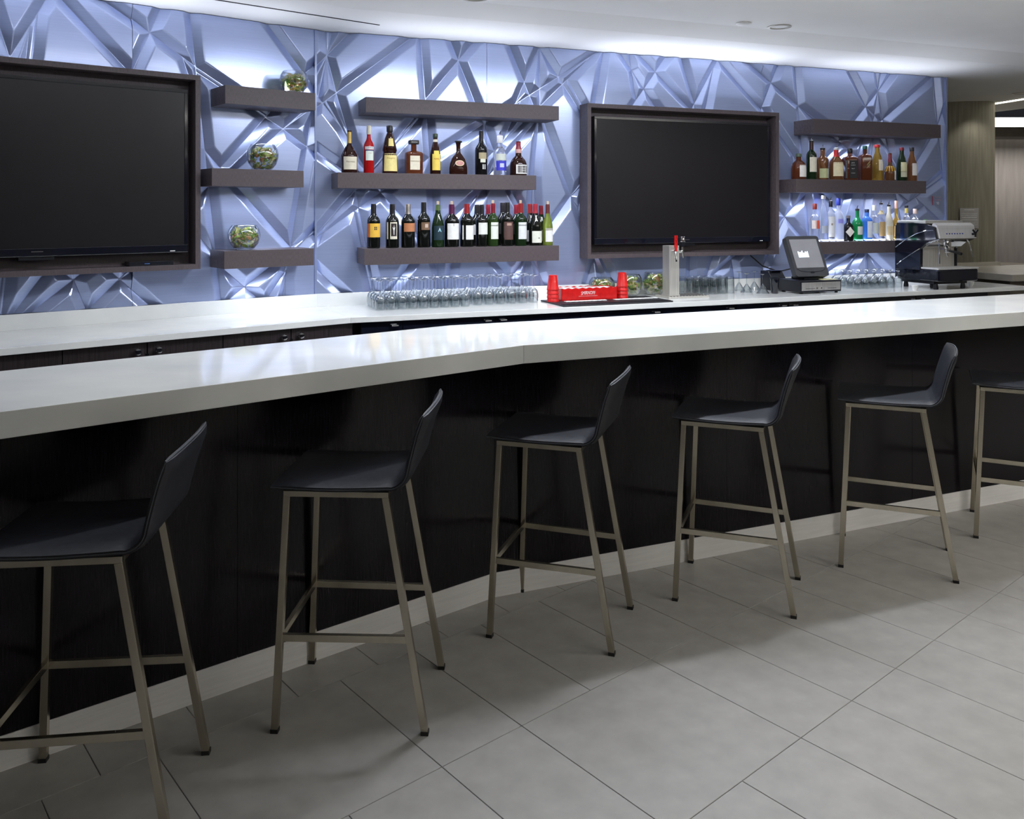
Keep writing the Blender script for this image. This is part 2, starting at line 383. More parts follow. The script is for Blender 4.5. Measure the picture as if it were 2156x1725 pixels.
def facet(c, parent):
    n = len(c); ed = []
    area2 = sum(c[i][0]*c[(i+1) % n][1]-c[(i+1) % n][0]*c[i][1] for i in range(n))
    if area2 < 0:
        c = [(c[(n-i) % n][0], c[(n-i) % n][1], c[(n-i-1) % n][2]) for i in range(n)]
    for i in range(n):
        a, b = c[i], c[(i+1) % n]
        if a[2]:
            L = math.hypot(b[0]-a[0], b[1]-a[1])
            if L > 1e-6: ed.append((a[0], a[1], (b[0]-a[0])/L, (b[1]-a[1])/L))
    dist = lambda e, x, z: -(x-e[0])*e[3]+(z-e[1])*e[2]      # inside is positive
    H = lambda x, z: BD*(1-min([BW]+[max(0, dist(e, x, z)) for e in ed])/BW)
    GAP = 0.0018
    for e in ed:
        c = clip(c, lambda x, z: GAP-dist(e, x, z), 0) if c else c
    if not c: return
    mb = MB(); polys = []
    top = c
    for e in ed:
        if top: top = clip(top, lambda x, z: BW-dist(e, x, z), 0)
    if top and parea(top) > 1e-7: polys.append(top)
    for i, e in enumerate(ed):
        p = clip(c, lambda x, z: dist(e, x, z)-BW, 0)
        for j, g in enumerate(ed):
            if j != i and p: p = clip(p, lambda x, z: dist(e, x, z)-dist(g, x, z), 0)
        if p and parea(p) > 1e-8: polys.append(p)
    for p in polys:
        mb.add([(q[0], H(q[0], q[1]), q[1]) for q in p], [tuple(range(len(p)))])
    if mb.v:
        o = mb.build('facet', M['panel'], parent); bm = bmesh.new(); bm.from_mesh(o.data)
        bmesh.ops.remove_doubles(bm, verts=bm.verts, dist=2e-4); bmesh.ops.recalc_face_normals(bm, faces=bm.faces)
        if sum(f.normal.y*f.calc_area() for f in bm.faces) > 0: bmesh.ops.reverse_faces(bm, faces=bm.faces)
        bm.to_mesh(o.data); bm.free()
        b = o.modifiers.new('arris', 'BEVEL'); b.width = 0.006; b.segments = 2; b.limit_method = 'ANGLE'; b.angle_limit = math.radians(12); b.harden_normals = False
def zoom(ox, oy, k):
    return lambda *p: [(ox+p[i]/k, oy+p[i+1]/k, ox+p[i+2]/k, oy+p[i+3]/k) for i in range(0, len(p)-3, 2)]
A = zoom(660, 60, 3.717); B = zoom(1600, 110, 5.39); C8 = zoom(1200, 100, 2.695); CC = zoom(1630, 400, 5.133)
Z5 = zoom(660, 540, 3.717); TZ = zoom(1380, 480, 7.187); D = zoom(0, 0, 4.9); E4 = zoom(400, 80, 3.194); F3 = zoom(0, 540, 3.08)
rp = []
for s in (A(285, 30, 110, 205, 25, 290), A(140, 0, 110, 205, 40, 535), A(95, 10, 110, 205), A(110, 205, 190, 520, 268, 790), A(790, 55, 25, 617),
          A(30, 520, 230, 780, 410, 1090), A(848, 70, 890, 620), A(890, 620, 945, 1400), A(1275, 90, 870, 570), A(860, 670, 440, 1150),
          A(1080, 85, 1340, 740, 1470, 1080), A(1540, 120, 1740, 610), A(1785, 130, 1590, 590), A(1770, 130, 2110, 660), A(1782, 130, 1785, 620, 1735, 1145),
          A(2260, 165, 1590, 590), A(2200, 200, 1780, 610), A(1800, 690, 2030, 1310), A(2110, 1195, 2025, 1310, 1850, 1560), A(2025, 1310, 2110, 1430),
          A(1410, 700, 1340, 745, 850, 1060), A(1570, 710, 1400, 1090), A(1760, 715, 1400, 1130), A(335, 1245, 25, 1612), A(330, 1245, 380, 1500),
          A(570, 1255, 350, 1410, 25, 1640), A(500, 1245, 740, 1520), A(1345, 1255, 1060, 1520), A(1550, 1255, 1640, 1420), A(25, 955, 240, 1105),
          A(1330, 1255, 1250, 1420), A(1740, 1260, 1760, 1600),
          Z5(25, 100, 240, 300), Z5(410, 60, 460, 300), Z5(770, 50, 600, 290), Z5(960, 50, 1020, 300), Z5(1100, 40, 1040, 290), Z5(1430, 40, 1640, 290), Z5(1650, 40, 1480, 290), Z5(1735, 30, 1850, 300),
          C8(200, 15, 150, 330), C8(290, 20, 500, 340), C8(345, 30, 390, 330), C8(560, 40, 360, 335), C8(395, 30, 690, 345), C8(640, 50, 725, 345), C8(850, 65, 700, 350), C8(835, 65, 780, 345),
          C8(850, 65, 1105, 360), C8(1010, 75, 1310, 330, 1470, 450), C8(1195, 90, 1090, 365), C8(1288, 100, 1308, 330, 1345, 760), C8(10, 205, 80, 330),
          C8(0, 860, 80, 780), C8(0, 840, 80, 930),
          B(1020, 185, 1330, 810), B(1510, 240, 1370, 440, 1090, 790), B(1340, 225, 1425, 810), B(1400, 230, 1310, 810), B(1990, 270, 1390, 790), B(2000, 260, 2050, 820, 2095, 1330, 2100, 1500),
          B(2150, 560, 2040, 840), B(1240, 620, 1420, 800),
          B(820, 920, 1250, 1290), B(970, 1000, 700, 1290), B(1330, 920, 1250, 1460), B(1365, 920, 1600, 1300), B(1460, 930, 1560, 1470), B(1990, 950, 1700, 1420), B(2140, 1330, 1850, 1580), B(205, 860, 450, 1240),
          B(400, 1450, 400, 1250), B(1180, 1060, 1050, 1460),
          CC(380, 30, 50, 385), CC(50, 190, 300, 480), CC(550, 30, 760, 250), CC(1030, 30, 980, 330), CC(1640, 20, 1200, 330), CC(1340, 30, 1400, 330), CC(1550, 70, 1850, 350),
          CC(140, 300, 60, 480), CC(900, 690, 640, 870), CC(930, 690, 820, 880), CC(1030, 690, 1040, 880), CC(1050, 700, 1250, 900),
          TZ(900, 440, 800, 760), TZ(1230, 430, 860, 760), TZ(550, 440, 540, 760), TZ(1180, 440, 1220, 720), TZ(-300, 440, -280, 760), TZ(-900, 440, -1000, 760), TZ(-800, 440, -640, 760)):
    rp += s
lp = []
for s in (D(-60, 60, 110, 590), D(500, -15, 410, 110, 90, 620), D(405, 100, 340, 640), D(640, -20, 1350, 740), D(1050, -20, 1560, 327, 2045, 690), D(2045, 690, 2400, 930),
          D(1690, 50, 1560, 327, 1370, 760), E4(9, -175, 50, 195, 186, 1450), E4(590, -20, 860, 345), E4(866, 165, 770, 250), E4(50, 380, 85, 480), E4(60, 700, 230, 890),
          E4(575, 470, 200, 890), E4(420, 465, 640, 610, 866, 780), E4(835, 470, 640, 610, 330, 880), E4(840, 440, 800, 735, 685, 1430), E4(310, 980, 700, 1420), E4(866, 1310, 680, 1410),
          E4(866, 1270, 730, 1420), E4(60, 1080, 150, 980), E4(60, 1320, 160, 1440), E4(225, 1545, 450, 1740), E4(550, 1540, 300, 1740), E4(680, 1530, 540, 1740), E4(650, 1530, 655, 1740), E4(185, 1550, 215, 1740),
          F3(290, 115, 80, 390), F3(470, 110, 570, 360), F3(500, 140, 180, 390), F3(800, 130, 570, 360), F3(740, 110, 1000, 340), F3(20, 120, -10, 390), F3(420, 110, 490, 160), F3(850, 110, 760, 170)):
    lp += s
def wall_run(fr, name, s0, s1, joints, pix, extra=()):
    w = MB().box(s0, s1, 0.045, 0.16, 0, ZC).build(name, M['room'], None, fr.w(0, 0, 0), fr.a); tag(w, kind='structure')
    segs = []
    for (ax, ay, bx, by) in pix:
        a = fr.plane(ax, ay, 0); b = fr.plane(bx, by, 0); segs.append((*a, *b))
    segs += list(extra); cuts = [s0]+list(joints)+[s1]
    for a, b in zip(cuts, cuts[1:]):
        g = 0.0015
        pn = MB().box(a+g, b-g, 0.0345, 0.045, ZB, ZC-0.004).build('wall_panel', M['panel'], w)
        for c in cells_for(a+g, b-g, ZB, ZC-0.004, segs): facet(c, pn)
    return w
SE = FR.plane(1990, 300, 0)[0]
jr = [FR.plane(1025, 200, 0)[0], FR.plane(1607, 200, 0)[0]]
wall_r = wall_run(FR, 'wall_right', 0.0, SE, jr, rp)
jl = [FL.plane(279, 50, 0)[0]-1.45, FL.plane(279, 50, 0)[0]]
wall_l = wall_run(FL, 'wall_left', -3.6, -0.004, jl, lp, [(-2.6, 1.0, -2.2, 2.9), (-3.4, 2.9, -2.1, 1.0), (-3.3, 1.0, -2.6, 2.9)])
tr = MB().box(SE-0.001, SE+0.018, -0.01, 0.16, ZB, ZC-0.004).build('edge_trim', M['panel'], wall_r)
MB().box(-0.012, 0.002, -0.012, 0.05, ZB, ZC-0.004).build('corner_trim', M['panel'], wall_r)

# ------------------------------------------------------------------ shelves
SHD = 0.25
def shelf(fr, px0, px1, ytop, ybot, label, group, up=14, dn=10, ends=True):
    s0, zt = fr.plane(px0, ytop, SHD); s1, _ = fr.plane(px1, ytop, SHD); zb = fr.plane(px0, ybot, SHD)[1]
    t = thing('floating_shelf', label, 'shelf', fr.w(s0, 0, zb), fr.a, group)
    L = s1-s0; h = zt-zb
    MB().box(0, L, -SHD, 0.0, 0, h).build('shelf_box', M['wenge'], t, bevel=0.0015)
    if dn: area('shelf_fill', fr.w((s0+s1)/2, 0.12, zb-0.004), L-0.1, 0.03, dn*L*KL, FILL_COOL, (math.radians(-8), 0, fr.a), 160)  # added unseen strip, brightens the wall below the shelf
    if up: area('shelf_fill', fr.w((s0+s1)/2, 0.16, zt+0.006), L-0.1, 0.03, up*L*KL, FILL_COOL, (math.radians(212), 0, fr.a), 150)  # added unseen strip, brightens the ceiling and what stands above
    return s0, s1, zt, zb
SH = {}
SH['R1'] = shelf(FR, 770, 1177, 204, 236, 'empty dark floating shelf above the coloured liqueur bottles', 'dark floating shelves', 8, 4)
SH['R2'] = shelf(FR, 711, 1129, 363, 396, 'dark floating shelf carrying nine mixed liqueur bottles', 'dark floating shelves', 0, 7)
SH['R3'] = shelf(FR, 767, 1177, 524, 558.5, 'dark floating shelf carrying the row of wine bottles', 'dark floating shelves', 0, 5)
SH['R4'] = shelf(FR, 1712.8, 1981, 250, 279.8, 'empty dark floating shelf above the whiskey bottles at far right', 'dark floating shelves', 9, 4)
SH['R5'] = shelf(FR, 1676.4, 1950, 377, 405, 'dark floating shelf carrying amber whiskey bottles at far right', 'dark floating shelves', 0, 8)
SH['R6'] = shelf(FR, 1712, 1981, 510, 536, 'dark floating shelf with clear spirit bottles behind the espresso machine', 'dark floating shelves', 4, 4)
SH['L1'] = shelf(FL, 474, 664, 178.6, 217.8, 'topmost short dark shelf beside the left television', 'dark floating shelves', 8, 4)
SH['L2'] = shelf(FL, 446, 639.5, 354, 391.5, 'middle short dark shelf beside the left television', 'dark floating shelves', 0, 7)
SH['L3'] = shelf(FL, 472, 661, 529, 567, 'lowest short dark shelf beside the left television', 'dark floating shelves', 0, 5)

# ------------------------------------------------------------------ televisions in box surrounds
def tv(fr, s0, s1, z0, z1, depth, ft, label, tvlabel, up):
    L = s1-s0; h = z1-z0
    t = thing('tv_surround', label, 'frame', fr.w(s0, 0, z0), fr.a, 'dark box frames around the televisions')
    MB().box(0, L, -depth, 0.0, h-ft, h).build('top_board', M['wenge'], t, bevel=0.001)
    MB().box(0, L, -depth, 0.0, 0, ft).build('bottom_board', M['wenge'], t, bevel=0.001)
    MB().box(0, ft, -depth, 0.0, ft, h-ft).build('side_board', M['wenge'], t, bevel=0.001)
    MB().box(L-ft, L, -depth, 0.0, ft, h-ft).build('side_board', M['wenge'], t, bevel=0.001)
    MB().box(ft, L-ft, -0.012, 0.0, ft, h-ft).build('back_board', M['wenge'], t)
    area('surround_fill', fr.w((s0+s1)/2, 0.10, z1+0.006), L-0.1, 0.03, up*L*KL, FILL_COOL, (math.radians(212), 0, fr.a), 150)  # added unseen strip brightening the ceiling over the surround
    # the television itself
    bx0, bx1 = ft+0.045, L-ft-0.035; bz0, bz1 = ft+0.075, h-ft-0.060
    v = thing('television', tvlabel, 'television', fr.w(s0, 0, z0), fr.a, 'wall televisions')
    yf = -depth+0.035
    MB().box(bx0, bx1, yf+0.004, -0.02, bz0, bz1).build('case', M['black'], v, bevel=0.004)
    b = 0.022; bb = 0.048
    MB().box(bx0, bx1, yf, yf+0.01, bz1-b, bz1).build('bezel_top', M['gloss'], v, bevel=0.002)
    MB().box(bx0, bx1, yf-0.004, yf+0.01, bz0, bz0+bb).build('bezel_bottom', M['gloss'], v, bevel=0.004)
    MB().box(bx0, bx0+b, yf, yf+0.01, bz0+bb, bz1-b).build('bezel_side', M['gloss'], v, bevel=0.002)
    MB().box(bx1-b, bx1, yf, yf+0.01, bz0+bb, bz1-b).build('bezel_side', M['gloss'], v, bevel=0.002)
    MB().box(bx0+b, bx1-b, yf+0.002, yf+0.006, bz0+bb, bz1-b).build('screen', M['screen'], v)
    MB().box((bx0+bx1)/2-0.03, (bx0+bx1)/2+0.03, yf-0.0048, yf-0.0035, bz0+0.026, bz0+0.031).build('badge', M['chrome'], v)
    MB().box(bx1-0.11, bx1-0.08, yf-0.0048, yf-0.0035, bz0+0.008, bz0+0.013).build('indicator_light', M['white'], v)
    MB().box((bx0+bx1)/2-0.09, (bx0+bx1)/2+0.09, yf+0.01, -0.012, bz0-0.02, bz0+0.005).build('mount', M['black'], v)
    return bx0, bz0
TD = 0.14
s0, zt = FR.plane(1237, 217, TD); s1 = FR.plane(1640.5, 235, TD)[0]; zb = FR.plane(1237, 545, TD)[1]
tv(FR, s0, s1, zb, zt, TD, 0.032, 'dark wooden box frame around the television behind the beer tap', 'switched off flat television behind the beer tap', 11)
TVW = s1-s0
s1, zt = FL.plane(422.5, 159, TD); zb = FL.plane(422.5, 566.5, TD)[1]
tv(FL, s1-TVW, s1, zb, zt, TD, 0.032, 'dark wooden box frame around the big left television', 'switched off flat television at the left edge', 9)
st = thing('set_top_box', 'slim black box below the left television screen', 'box', FL.w(s1-0.42, 0.09, zb+0.032), FL.a)
MB().box(0, 0.26, -0.03, 0.06, 0, 0.026).build('case', M['gloss'], st, bevel=0.002)
MB().box(0.09, 0.12, -0.0315, -0.0295, 0.010, 0.016).build('display', flat((0.05, 0.12, 0.3)), st)

# ------------------------------------------------------------------ back counter
BZ = 0.914; BCN = 0.70; SRE = 6.12
b1 = bend(FL, FR, BCN); b0 = bend(FL, FR, 0)
bc = thing('back_counter', 'long white marble back counter running under the blue wall', 'counter', FR.w(0, 0, 0))
def wp(fr, s, n): p = fr.w(s, n); return (p.x-bc.location.x, p.y-bc.location.y)
loc = lambda v: (v.x-bc.location.x, v.y-bc.location.y)
MB().prism([wp(FL, -3.6, -0.04), loc(b0)[:2], loc(b1), wp(FL, -3.6, BCN)], BZ-0.036, BZ).build('counter_slab', M['marble'], bc, bevel=0.002)
MB().prism([loc(b0), wp(FR, SRE, -0.04), wp(FR, SRE, BCN), loc(b1)], BZ-0.036, BZ).build('counter_slab', M['marble'], bc, bevel=0.002)
bs = bend(FL, FR, 0.02)
bsp = lambda v: (v.x, v.y)
tag(MB().prism([bsp(FL.w(-3.6, 0.004)), bsp(bend(FL, FR, 0.004)), bsp(bs), bsp(FL.w(-3.6, 0.02))], BZ, ZB).build('trim_1', M['marble'], None, bevel=.001), kind='structure')
tag(MB().prism([bsp(bend(FL, FR, 0.004)), bsp(FR.w(SE, 0.004)), bsp(FR.w(SE, 0.02)), bsp(bs)], BZ, ZB).build('trim_2', M['marble'], None, bevel=.001), kind='structure')

# cabinets below it
CF = BCN-0.03; CTOP = BZ-0.037
def cabinet(fr, s0, s1, ndoor, label, m, knob, group, toe=0.1):
    t = thing('back_cabinet', label, 'cabinet', fr.w(s0, 0, 0), fr.a, group); L = s1-s0
    MB().box(0.001, L-0.001, -CF+0.022, -0.05, 0, CTOP).build('body', M['black'], t)
    w = L/ndoor
    for k in range(ndoor):
        d = MB().box(k*w+0.0025, (k+1)*w-0.0025, -CF, -CF+0.021, toe, CTOP-0.004).build('door', m, t, bevel=0.001)
        x = (k+1)*w-0.055 if k % 2 == 0 else k*w+0.055
        if knob == 'round':
            kb = MB(); prof = [(0, 0), (0.008, 0), (0.007, 0.012), (0.016, 0.019), (0.019, 0.027), (0.016, 0.036), (0, 0.039)]
            kb.lathe(prof, 14)
            kb.v = [(vx+x, -CF-vz, vy+CTOP-0.048) for vx, vy, vz in kb.v]
            kb.build('knob', M['chrome'], d, smooth=True)
        else:
            kb = MB().tube([(x-0.02, -CF, CTOP-0.03), (x-0.02, -CF-0.02, CTOP-0.03), (x+0.02, -CF-0.02, CTOP-0.03), (x+0.02, -CF, CTOP-0.03)], 0.005, 8)
            kb.build('latch', M['chrome'], d, smooth=True)
    if knob == 'round':
        MB().box(L/2-0.008, L/2+0.008, -CF-0.004, -CF, CTOP-0.078, CTOP-0.064).build('lock', M['chrome'], t)
cl = [FL.plane(p, 725, CF)[0] for p in (310, 613)]
step = cl[1]-cl[0]; eL = FL.plane(741, 690, CF)[0]
edges = [cl[0]-1.5*step, cl[0]-0.5*step, (cl[0]+cl[1])/2]
names = ['dark wood double cabinet under the left television, left of the next', 'dark wood double cabinet below the left television, round knobs', 'dark wood double cabinet at the counter bend, round knobs']
cabinet(FL, edges[0], edges[1], 2, names[0], M['cab_wood'], 'round', 'back bar cabinets')
cabinet(FL, edges[1], edges[2], 2, names[1], M['cab_wood'], 'round', 'back bar cabinets')
cabinet(FL, edges[2], edges[2]+step, 2, names[2], M['cab_wood'], 'round', 'back bar cabinets')
sx = [FR.plane(p, 660, CF)[0] for p in (760, 848, 1222, 1395, 1550, 1764, 2080)]
lb = ['narrow black cooler panel at the counter bend', 'black cooler below the upturned wine glasses', 'black cooler below the red caddy', 'black drawer front below the beer tap', 'black cooler below the cash register', 'black cooler below the espresso machine']
for k in range(6):
    cabinet(FR, sx[k], sx[k+1], 2 if sx[k+1]-sx[k] > 0.75 else 1, lb[k], M['gloss'], 'latch', 'back bar coolers')

# ------------------------------------------------------------------ front bar
HB, TH = 1.07, 0.072; BDPT = 0.65; INS = 0.23
bar = thing('bar_counter', 'long angled bar with thick white marble top and black wood front', 'bar', (BL.o.x, BL.o.y, 0))
bo = BL.o
q = lambda v: (v.x-bo.x, v.y-bo.y)
SL, SR = -3.2, 4.6
fb = bend(BL, BR, 0); bb_ = bend(BL, BR, -BDPT); ib = bend(BL, BR, -INS)
MB().prism([q(BL.w(SL, 0)), q(fb), q(bb_), q(BL.w(SL, -BDPT))], HB-TH, HB).build('countertop_slab', M['marble'], bar, bevel=0.002)
MB().prism([q(fb), q(BR.w(SR, 0)), q(BR.w(SR, -BDPT)), q(bb_)], HB-TH, HB).build('countertop_slab', M['marble'], bar, bevel=0.002)
i2 = bend(BL, BR, -INS-0.02); i3 = bend(BL, BR, -INS-0.16)
MB().prism([q(BL.w(SL, -INS-0.02)), q(i2), q(i3), q(BL.w(SL, -INS-0.16))], 0, HB-TH).build('bar_core', M['black'], bar)
MB().prism([q(i2), q(BR.w(SR, -INS-0.02)), q(BR.w(SR, -INS-0.16)), q(i3)], 0, HB-TH).build('bar_core', M['black'], bar)
def front_panels(fr, s0, s1, n, endb):
    w = (s1-s0)/n
    for k in range(n):
        MB().box(s0+k*w+0.001, s0+(k+1)*w-0.001, INS, INS+0.02, 0.10, HB-TH).build('front_panel', M['bar_wood'], bar, (0, 0, 0), fr.a)
    MB().box(s0, s1, INS-0.004, INS+0.02, 0.0, 0.10).build('kick_plate', M['kick'], bar, (0, 0, 0), fr.a)
sbl = (ib-BL.o).dot(BL.d); sbr = (ib-BR.o).dot(BR.d)
front_panels(BL, SL, sbl, 3, 0); front_panels(BR, sbr, SR, 4, 0)

# ------------------------------------------------------------------ bar stools
def make_stool():
    t = thing('bar_stool', 'x', 'stool', (0, 0, 0), 0, 'black leather bar stools along the bar')
    zt = 0.716
    legs = []
    for sy in (-1, 1):
        legs.append(((-0.236, sy*0.200, 0.006), (-0.206, sy*0.172, zt)))
        legs.append(((0.224, sy*0.187, 0.006), (0.100, sy*0.172, zt)))
    for a, b in legs:
        l = MB().bar(a, b, 0.021, 0.021, (0, 1, 0)).build('leg', M['nickel'], t, bevel=0.0015)
        MB().box(a[0]-0.0115, a[0]+0.0115, a[1]-0.0115, a[1]+0.0115, 0, 0.012).build('foot_cap', M['rubber'], l)
    def on(leg, z):
        a, b = legs[leg]; k = (z-a[2])/(b[2]-a[2]); return Vector(a)+(Vector(b)-Vector(a))*k
    MB().bar(on(0, 0.285), on(1, 0.285), 0.014, 0.022).build('side_stretcher', M['nickel'], t, bevel=0.001)
    MB().bar(on(2, 0.285), on(3, 0.285), 0.014, 0.022).build('side_stretcher', M['nickel'], t, bevel=0.001)
    MB().bar(on(0, 0.285), on(2, 0.285), 0.014, 0.022).build('foot_rest', M['nickel'], t, bevel=0.001)
    for sy in (-1, 1):
        MB().bar((-0.216, sy*0.172, zt+0.007), (0.110, sy*0.172, zt+0.007), 0.020, 0.018).build('seat_rail', M['nickel'], t, bevel=0.001)
    for x in (-0.206, 0.100):
        MB().bar((x, -0.163, zt+0.007), (x, 0.163, zt+0.007), 0.020, 0.018).build('seat_rail', M['nickel'], t, bevel=0.001)
    # seat and back: one folded leather shell, centre line in (x, z) with half thickness
    prof = []
    for k in range(9):
        x = -0.25+0.36*k/8; prof.append((x, 0.742+0.006*(1-math.sin(PI*k/8))))
    cx, cz, r = 0.110, 0.808, 0.062
    for k in range(1, 7):
        a = math.radians(-90+72*k/6); prof.append((cx+r*math.cos(a), cz+r*math.sin(a)))
    x0, z0 = prof[-1]
    for k in range(1, 9):
        u = k/8; prof.append((x0+0.040*u+0.010*u*u, z0+0.190*u))
    NS = len(prof); NW = 12
    def shell(lo, hi, name, par, m, half=0.0135, inset=0.0):
        vs = []; rng = list(range(lo, hi+1))
        for side in (1, -1):
            for i in rng:
                a = Vector(prof[max(i-1, 0)]); b = Vector(prof[min(i+1, NS-1)]); d = (b-a).normalized(); nrm = Vector((-d.y, d.x))
                back = max(0.0, (prof[i][1]-0.80)/0.19)
                for j in range(NW+1):
                    y = (j/NW*2-1); yy = y*(0.200-inset)
                    edge = max(0.0, abs(y)-0.80)/0.20
                    hh = half*math.sqrt(max(0.05, 1-edge*edge*0.8))
                    if i == 0: hh *= 0.45
                    if i == NS-1: hh *= 0.5
                    bow = 0.020*back*(1-y*y)
                    drop = -0.012*(max(0, back-0.6)/0.4)*y*y
                    p = Vector(prof[i])+nrm*hh*side
                    vs.append((p.x+bow, yy, p.y+drop))
        R = len(rng); C = NW+1; fs = []
        for i in range(R-1):
            for j in range(NW):
                a = i*C+j; fs.append((a, a+C, a+C+1, a+1)); b = R*C+a; fs.append((b, b+1, b+C+1, b+C))
        for i in range(R-1):
            a = i*C; b = R*C+a; fs.append((a, b, b+C, a+C)); a += NW; b += NW; fs.append((a, a+C, b+C, b))
        for j in range(NW):
            a = j; b = R*C+j; fs.append((a, a+1, b+1, b)); a += (R-1)*C; b += (R-1)*C; fs.append((a, b, b+1, a+1))
        mb = MB(); mb.add(vs, fs); return mb.build(name, m, par, smooth=True, ang=60)
    st_ = shell(0, 12, 'seat', t, M['leather']); bk = shell(12, NS-1, 'backrest', t, M['leather'])
    for sy in (-1, 1):
        path = [(prof[i][0], sy*0.2005, prof[i][1]) for i in range(0, 13)]
        MB().tube(path, 0.0022, 6).build('seam', M['thread'], st_, smooth=True)
        path = []
        for i in range(12, NS):
            back = max(0.0, (prof[i][1]-0.80)/0.19); path.append((prof[i][0], sy*0.2005, prof[i][1]-0.012*max(0, back-0.6)/0.4))
        MB().tube(path, 0.0022, 6).build('seam', M['thread'], bk, smooth=True)
    i = NS-1
    MB().tube([(prof[i][0]+0.020*(1-y*y), y*0.2, prof[i][1]+0.003-0.012*y*y) for y in [k/8*2-1 for k in range(9)]], 0.0024, 6).build('seam', M['thread'], bk, smooth=True)
    return t
STOOLS = [((-1.102, 2.310), 6.0, 'black leather bar stool cut off by the left edge'),
          ((-0.479, 2.810), -3.0, 'black leather bar stool, second from the left edge'),
          ((0.203, 3.322), -18.0, 'black leather bar stool just right of the bar bend'),
          ((0.959, 3.608), -20.8, 'black leather bar stool between the bend stool and the right pair'),
          ((1.765, 3.928), -22.5, 'black leather bar stool, second from the right edge'),
          ((2.557, 4.248), -26.0, 'black leather bar stool cut off by the right edge')]
proto = make_stool()
for k, ((x, y), yaw, lab) in enumerate(STOOLS):
    o = proto if k == 0 else copy_tree(proto)
    o.location = (x, y, 0); o.rotation_euler = (0, 0, math.radians(yaw)); o['label'] = lab

# ------------------------------------------------------------------ bottles
PROF = {
 'wine':  [(0, .012), (.80, 0), (.97, .006), (1, .02), (1, .595), (.96, .64), (.80, .69), (.52, .735), (.41, .775), (.385, .82), (.385, .985), (.36, 1), (0, 1)],
 'burg':  [(0, .012), (.80, 0), (.97, .006), (1, .02), (1, .44), (.96, .50), (.80, .60), (.55, .70), (.42, .78), (.38, .84), (.38, .985), (.36, 1), (0, 1)],
 'spirit': [(0, .01), (.85, 0), (.98, .008), (1, .03), (1, .56), (.96, .60), (.78, .65), (.50, .70), (.38, .75), (.35, .80), (.35, .985), (0, .985)],
 'round': [(0, .01), (.85, 0), (.98, .01), (1, .03), (1, .50), (.97, .57), (.86, .63), (.62, .68), (.42, .715), (.36, .76), (.35, .985), (0, .985)],
 'cognac': [(0, .01), (.86, 0), (.95, .01), (.97, .03), (1, .38), (.98, .42), (.80, .50), (.50, .60), (.32, .65), (.27, .70), (.26, .985), (0, .985)],
 'friar': [(0, .01), (.92, 0), (.99, .01), (1, .03), (.90, .40), (.82, .43), (.86, .46), (.93, .49), (.80, .60), (.62, .74), (.42, .82), (.32, .86), (.32, .985), (0, .985)],
 'square': [(0, .01), (.92, 0), (.99, .01), (1, .03), (1, .66), (.97, .70), (.80, .735), (.40, .76), (.30, .78), (.30, .985), (0, .985)],
 'drop':  [(0, .01), (.88, 0), (.97, .015), (1, .06), (.98, .20), (.90, .34), (.72, .48), (.46, .58), (.28, .64), (.22, .70), (.24, .88), (.32, .985), (0, .985)],
 'bulb':  [(0, .01), (.92, 0), (1, .03), (1, .30), (.95, .38), (.80, .46), (.55, .53), (.38, .57), (.34, .62), (.36, .70), (.33, .78), (.28, .82), (.28, .985), (0, .985)],
 'tall':  [(0, .01), (.88, 0), (.98, .008), (1, .03), (1, .62), (.97, .66), (.80, .71), (.50, .75), (.40, .78), (.38, .985), (0, .985)],
 'squat': [(0, .01), (.85, 0), (.98, .02), (1, .06), (1, .42), (.96, .54), (.80, .64), (.50, .72), (.34, .77), (.32, .985), (0, .985)],
 'slope': [(0, .01), (.88, 0), (.99, .01), (1, .03), (1, .45), (.95, .52), (.74, .66), (.50, .76), (.40, .82), (.38, .985), (0, .985)],
}
def rad_at(prof, u):
    pts = [p for p in prof if p[0] > 0.3 or p[1] > 0.5]
    for a, b in zip(pts, pts[1:]):
        if a[1] <= u <= b[1] and b[1] > a[1]: return a[0]+(b[0]-a[0])*(u-a[1])/(b[1]-a[1])
    return pts[-1][0]
def patch(prof, R, Hh, u0, u1, a0, a1, p, sy, eps, rows=6, cols=12):
    mb = MB(); vs = []
    for i in range(rows+1):
        u = u0+(u1-u0)*i/rows; r = rad_at(prof, u)*R
        for j in range(cols+1):
            t = -PI/2+a0+(a1-a0)*j/cols; c, s = math.cos(t), math.sin(t)
            k = (abs(c)**p+abs(s)**p)**(-1/p) if p != 2 else 1
            vs.append(((r*k+eps)*c, (r*k+eps)*s*sy-(eps if sy < 1 else 0), u*Hh))
    C = cols+1
    mb.add(vs, [(i*C+j, i*C+j+1, (i+1)*C+j+1, (i+1)*C+j) for i in range(rows) for j in range(cols)])
    return mb
def wrap_text(body, size, prof, R, Hh, u, p, sy, eps, ang=0.0, sx=1.0):
    vs, fs = text_verts(body, size); out = []
    for x, y, z in vs:
        uu = u+y/Hh; r = rad_at(prof, uu)*R; t = -PI/2+ang+x*sx/r; c, s = math.cos(t), math.sin(t)
        k = (abs(c)**p+abs(s)**p)**(-1/p) if p != 2 else 1
        out.append(((r*k+eps)*c, (r*k+eps)*s*sy-(eps if sy < 1 else 0), uu*Hh))
    mb = MB(); mb.add(out, fs); return mb
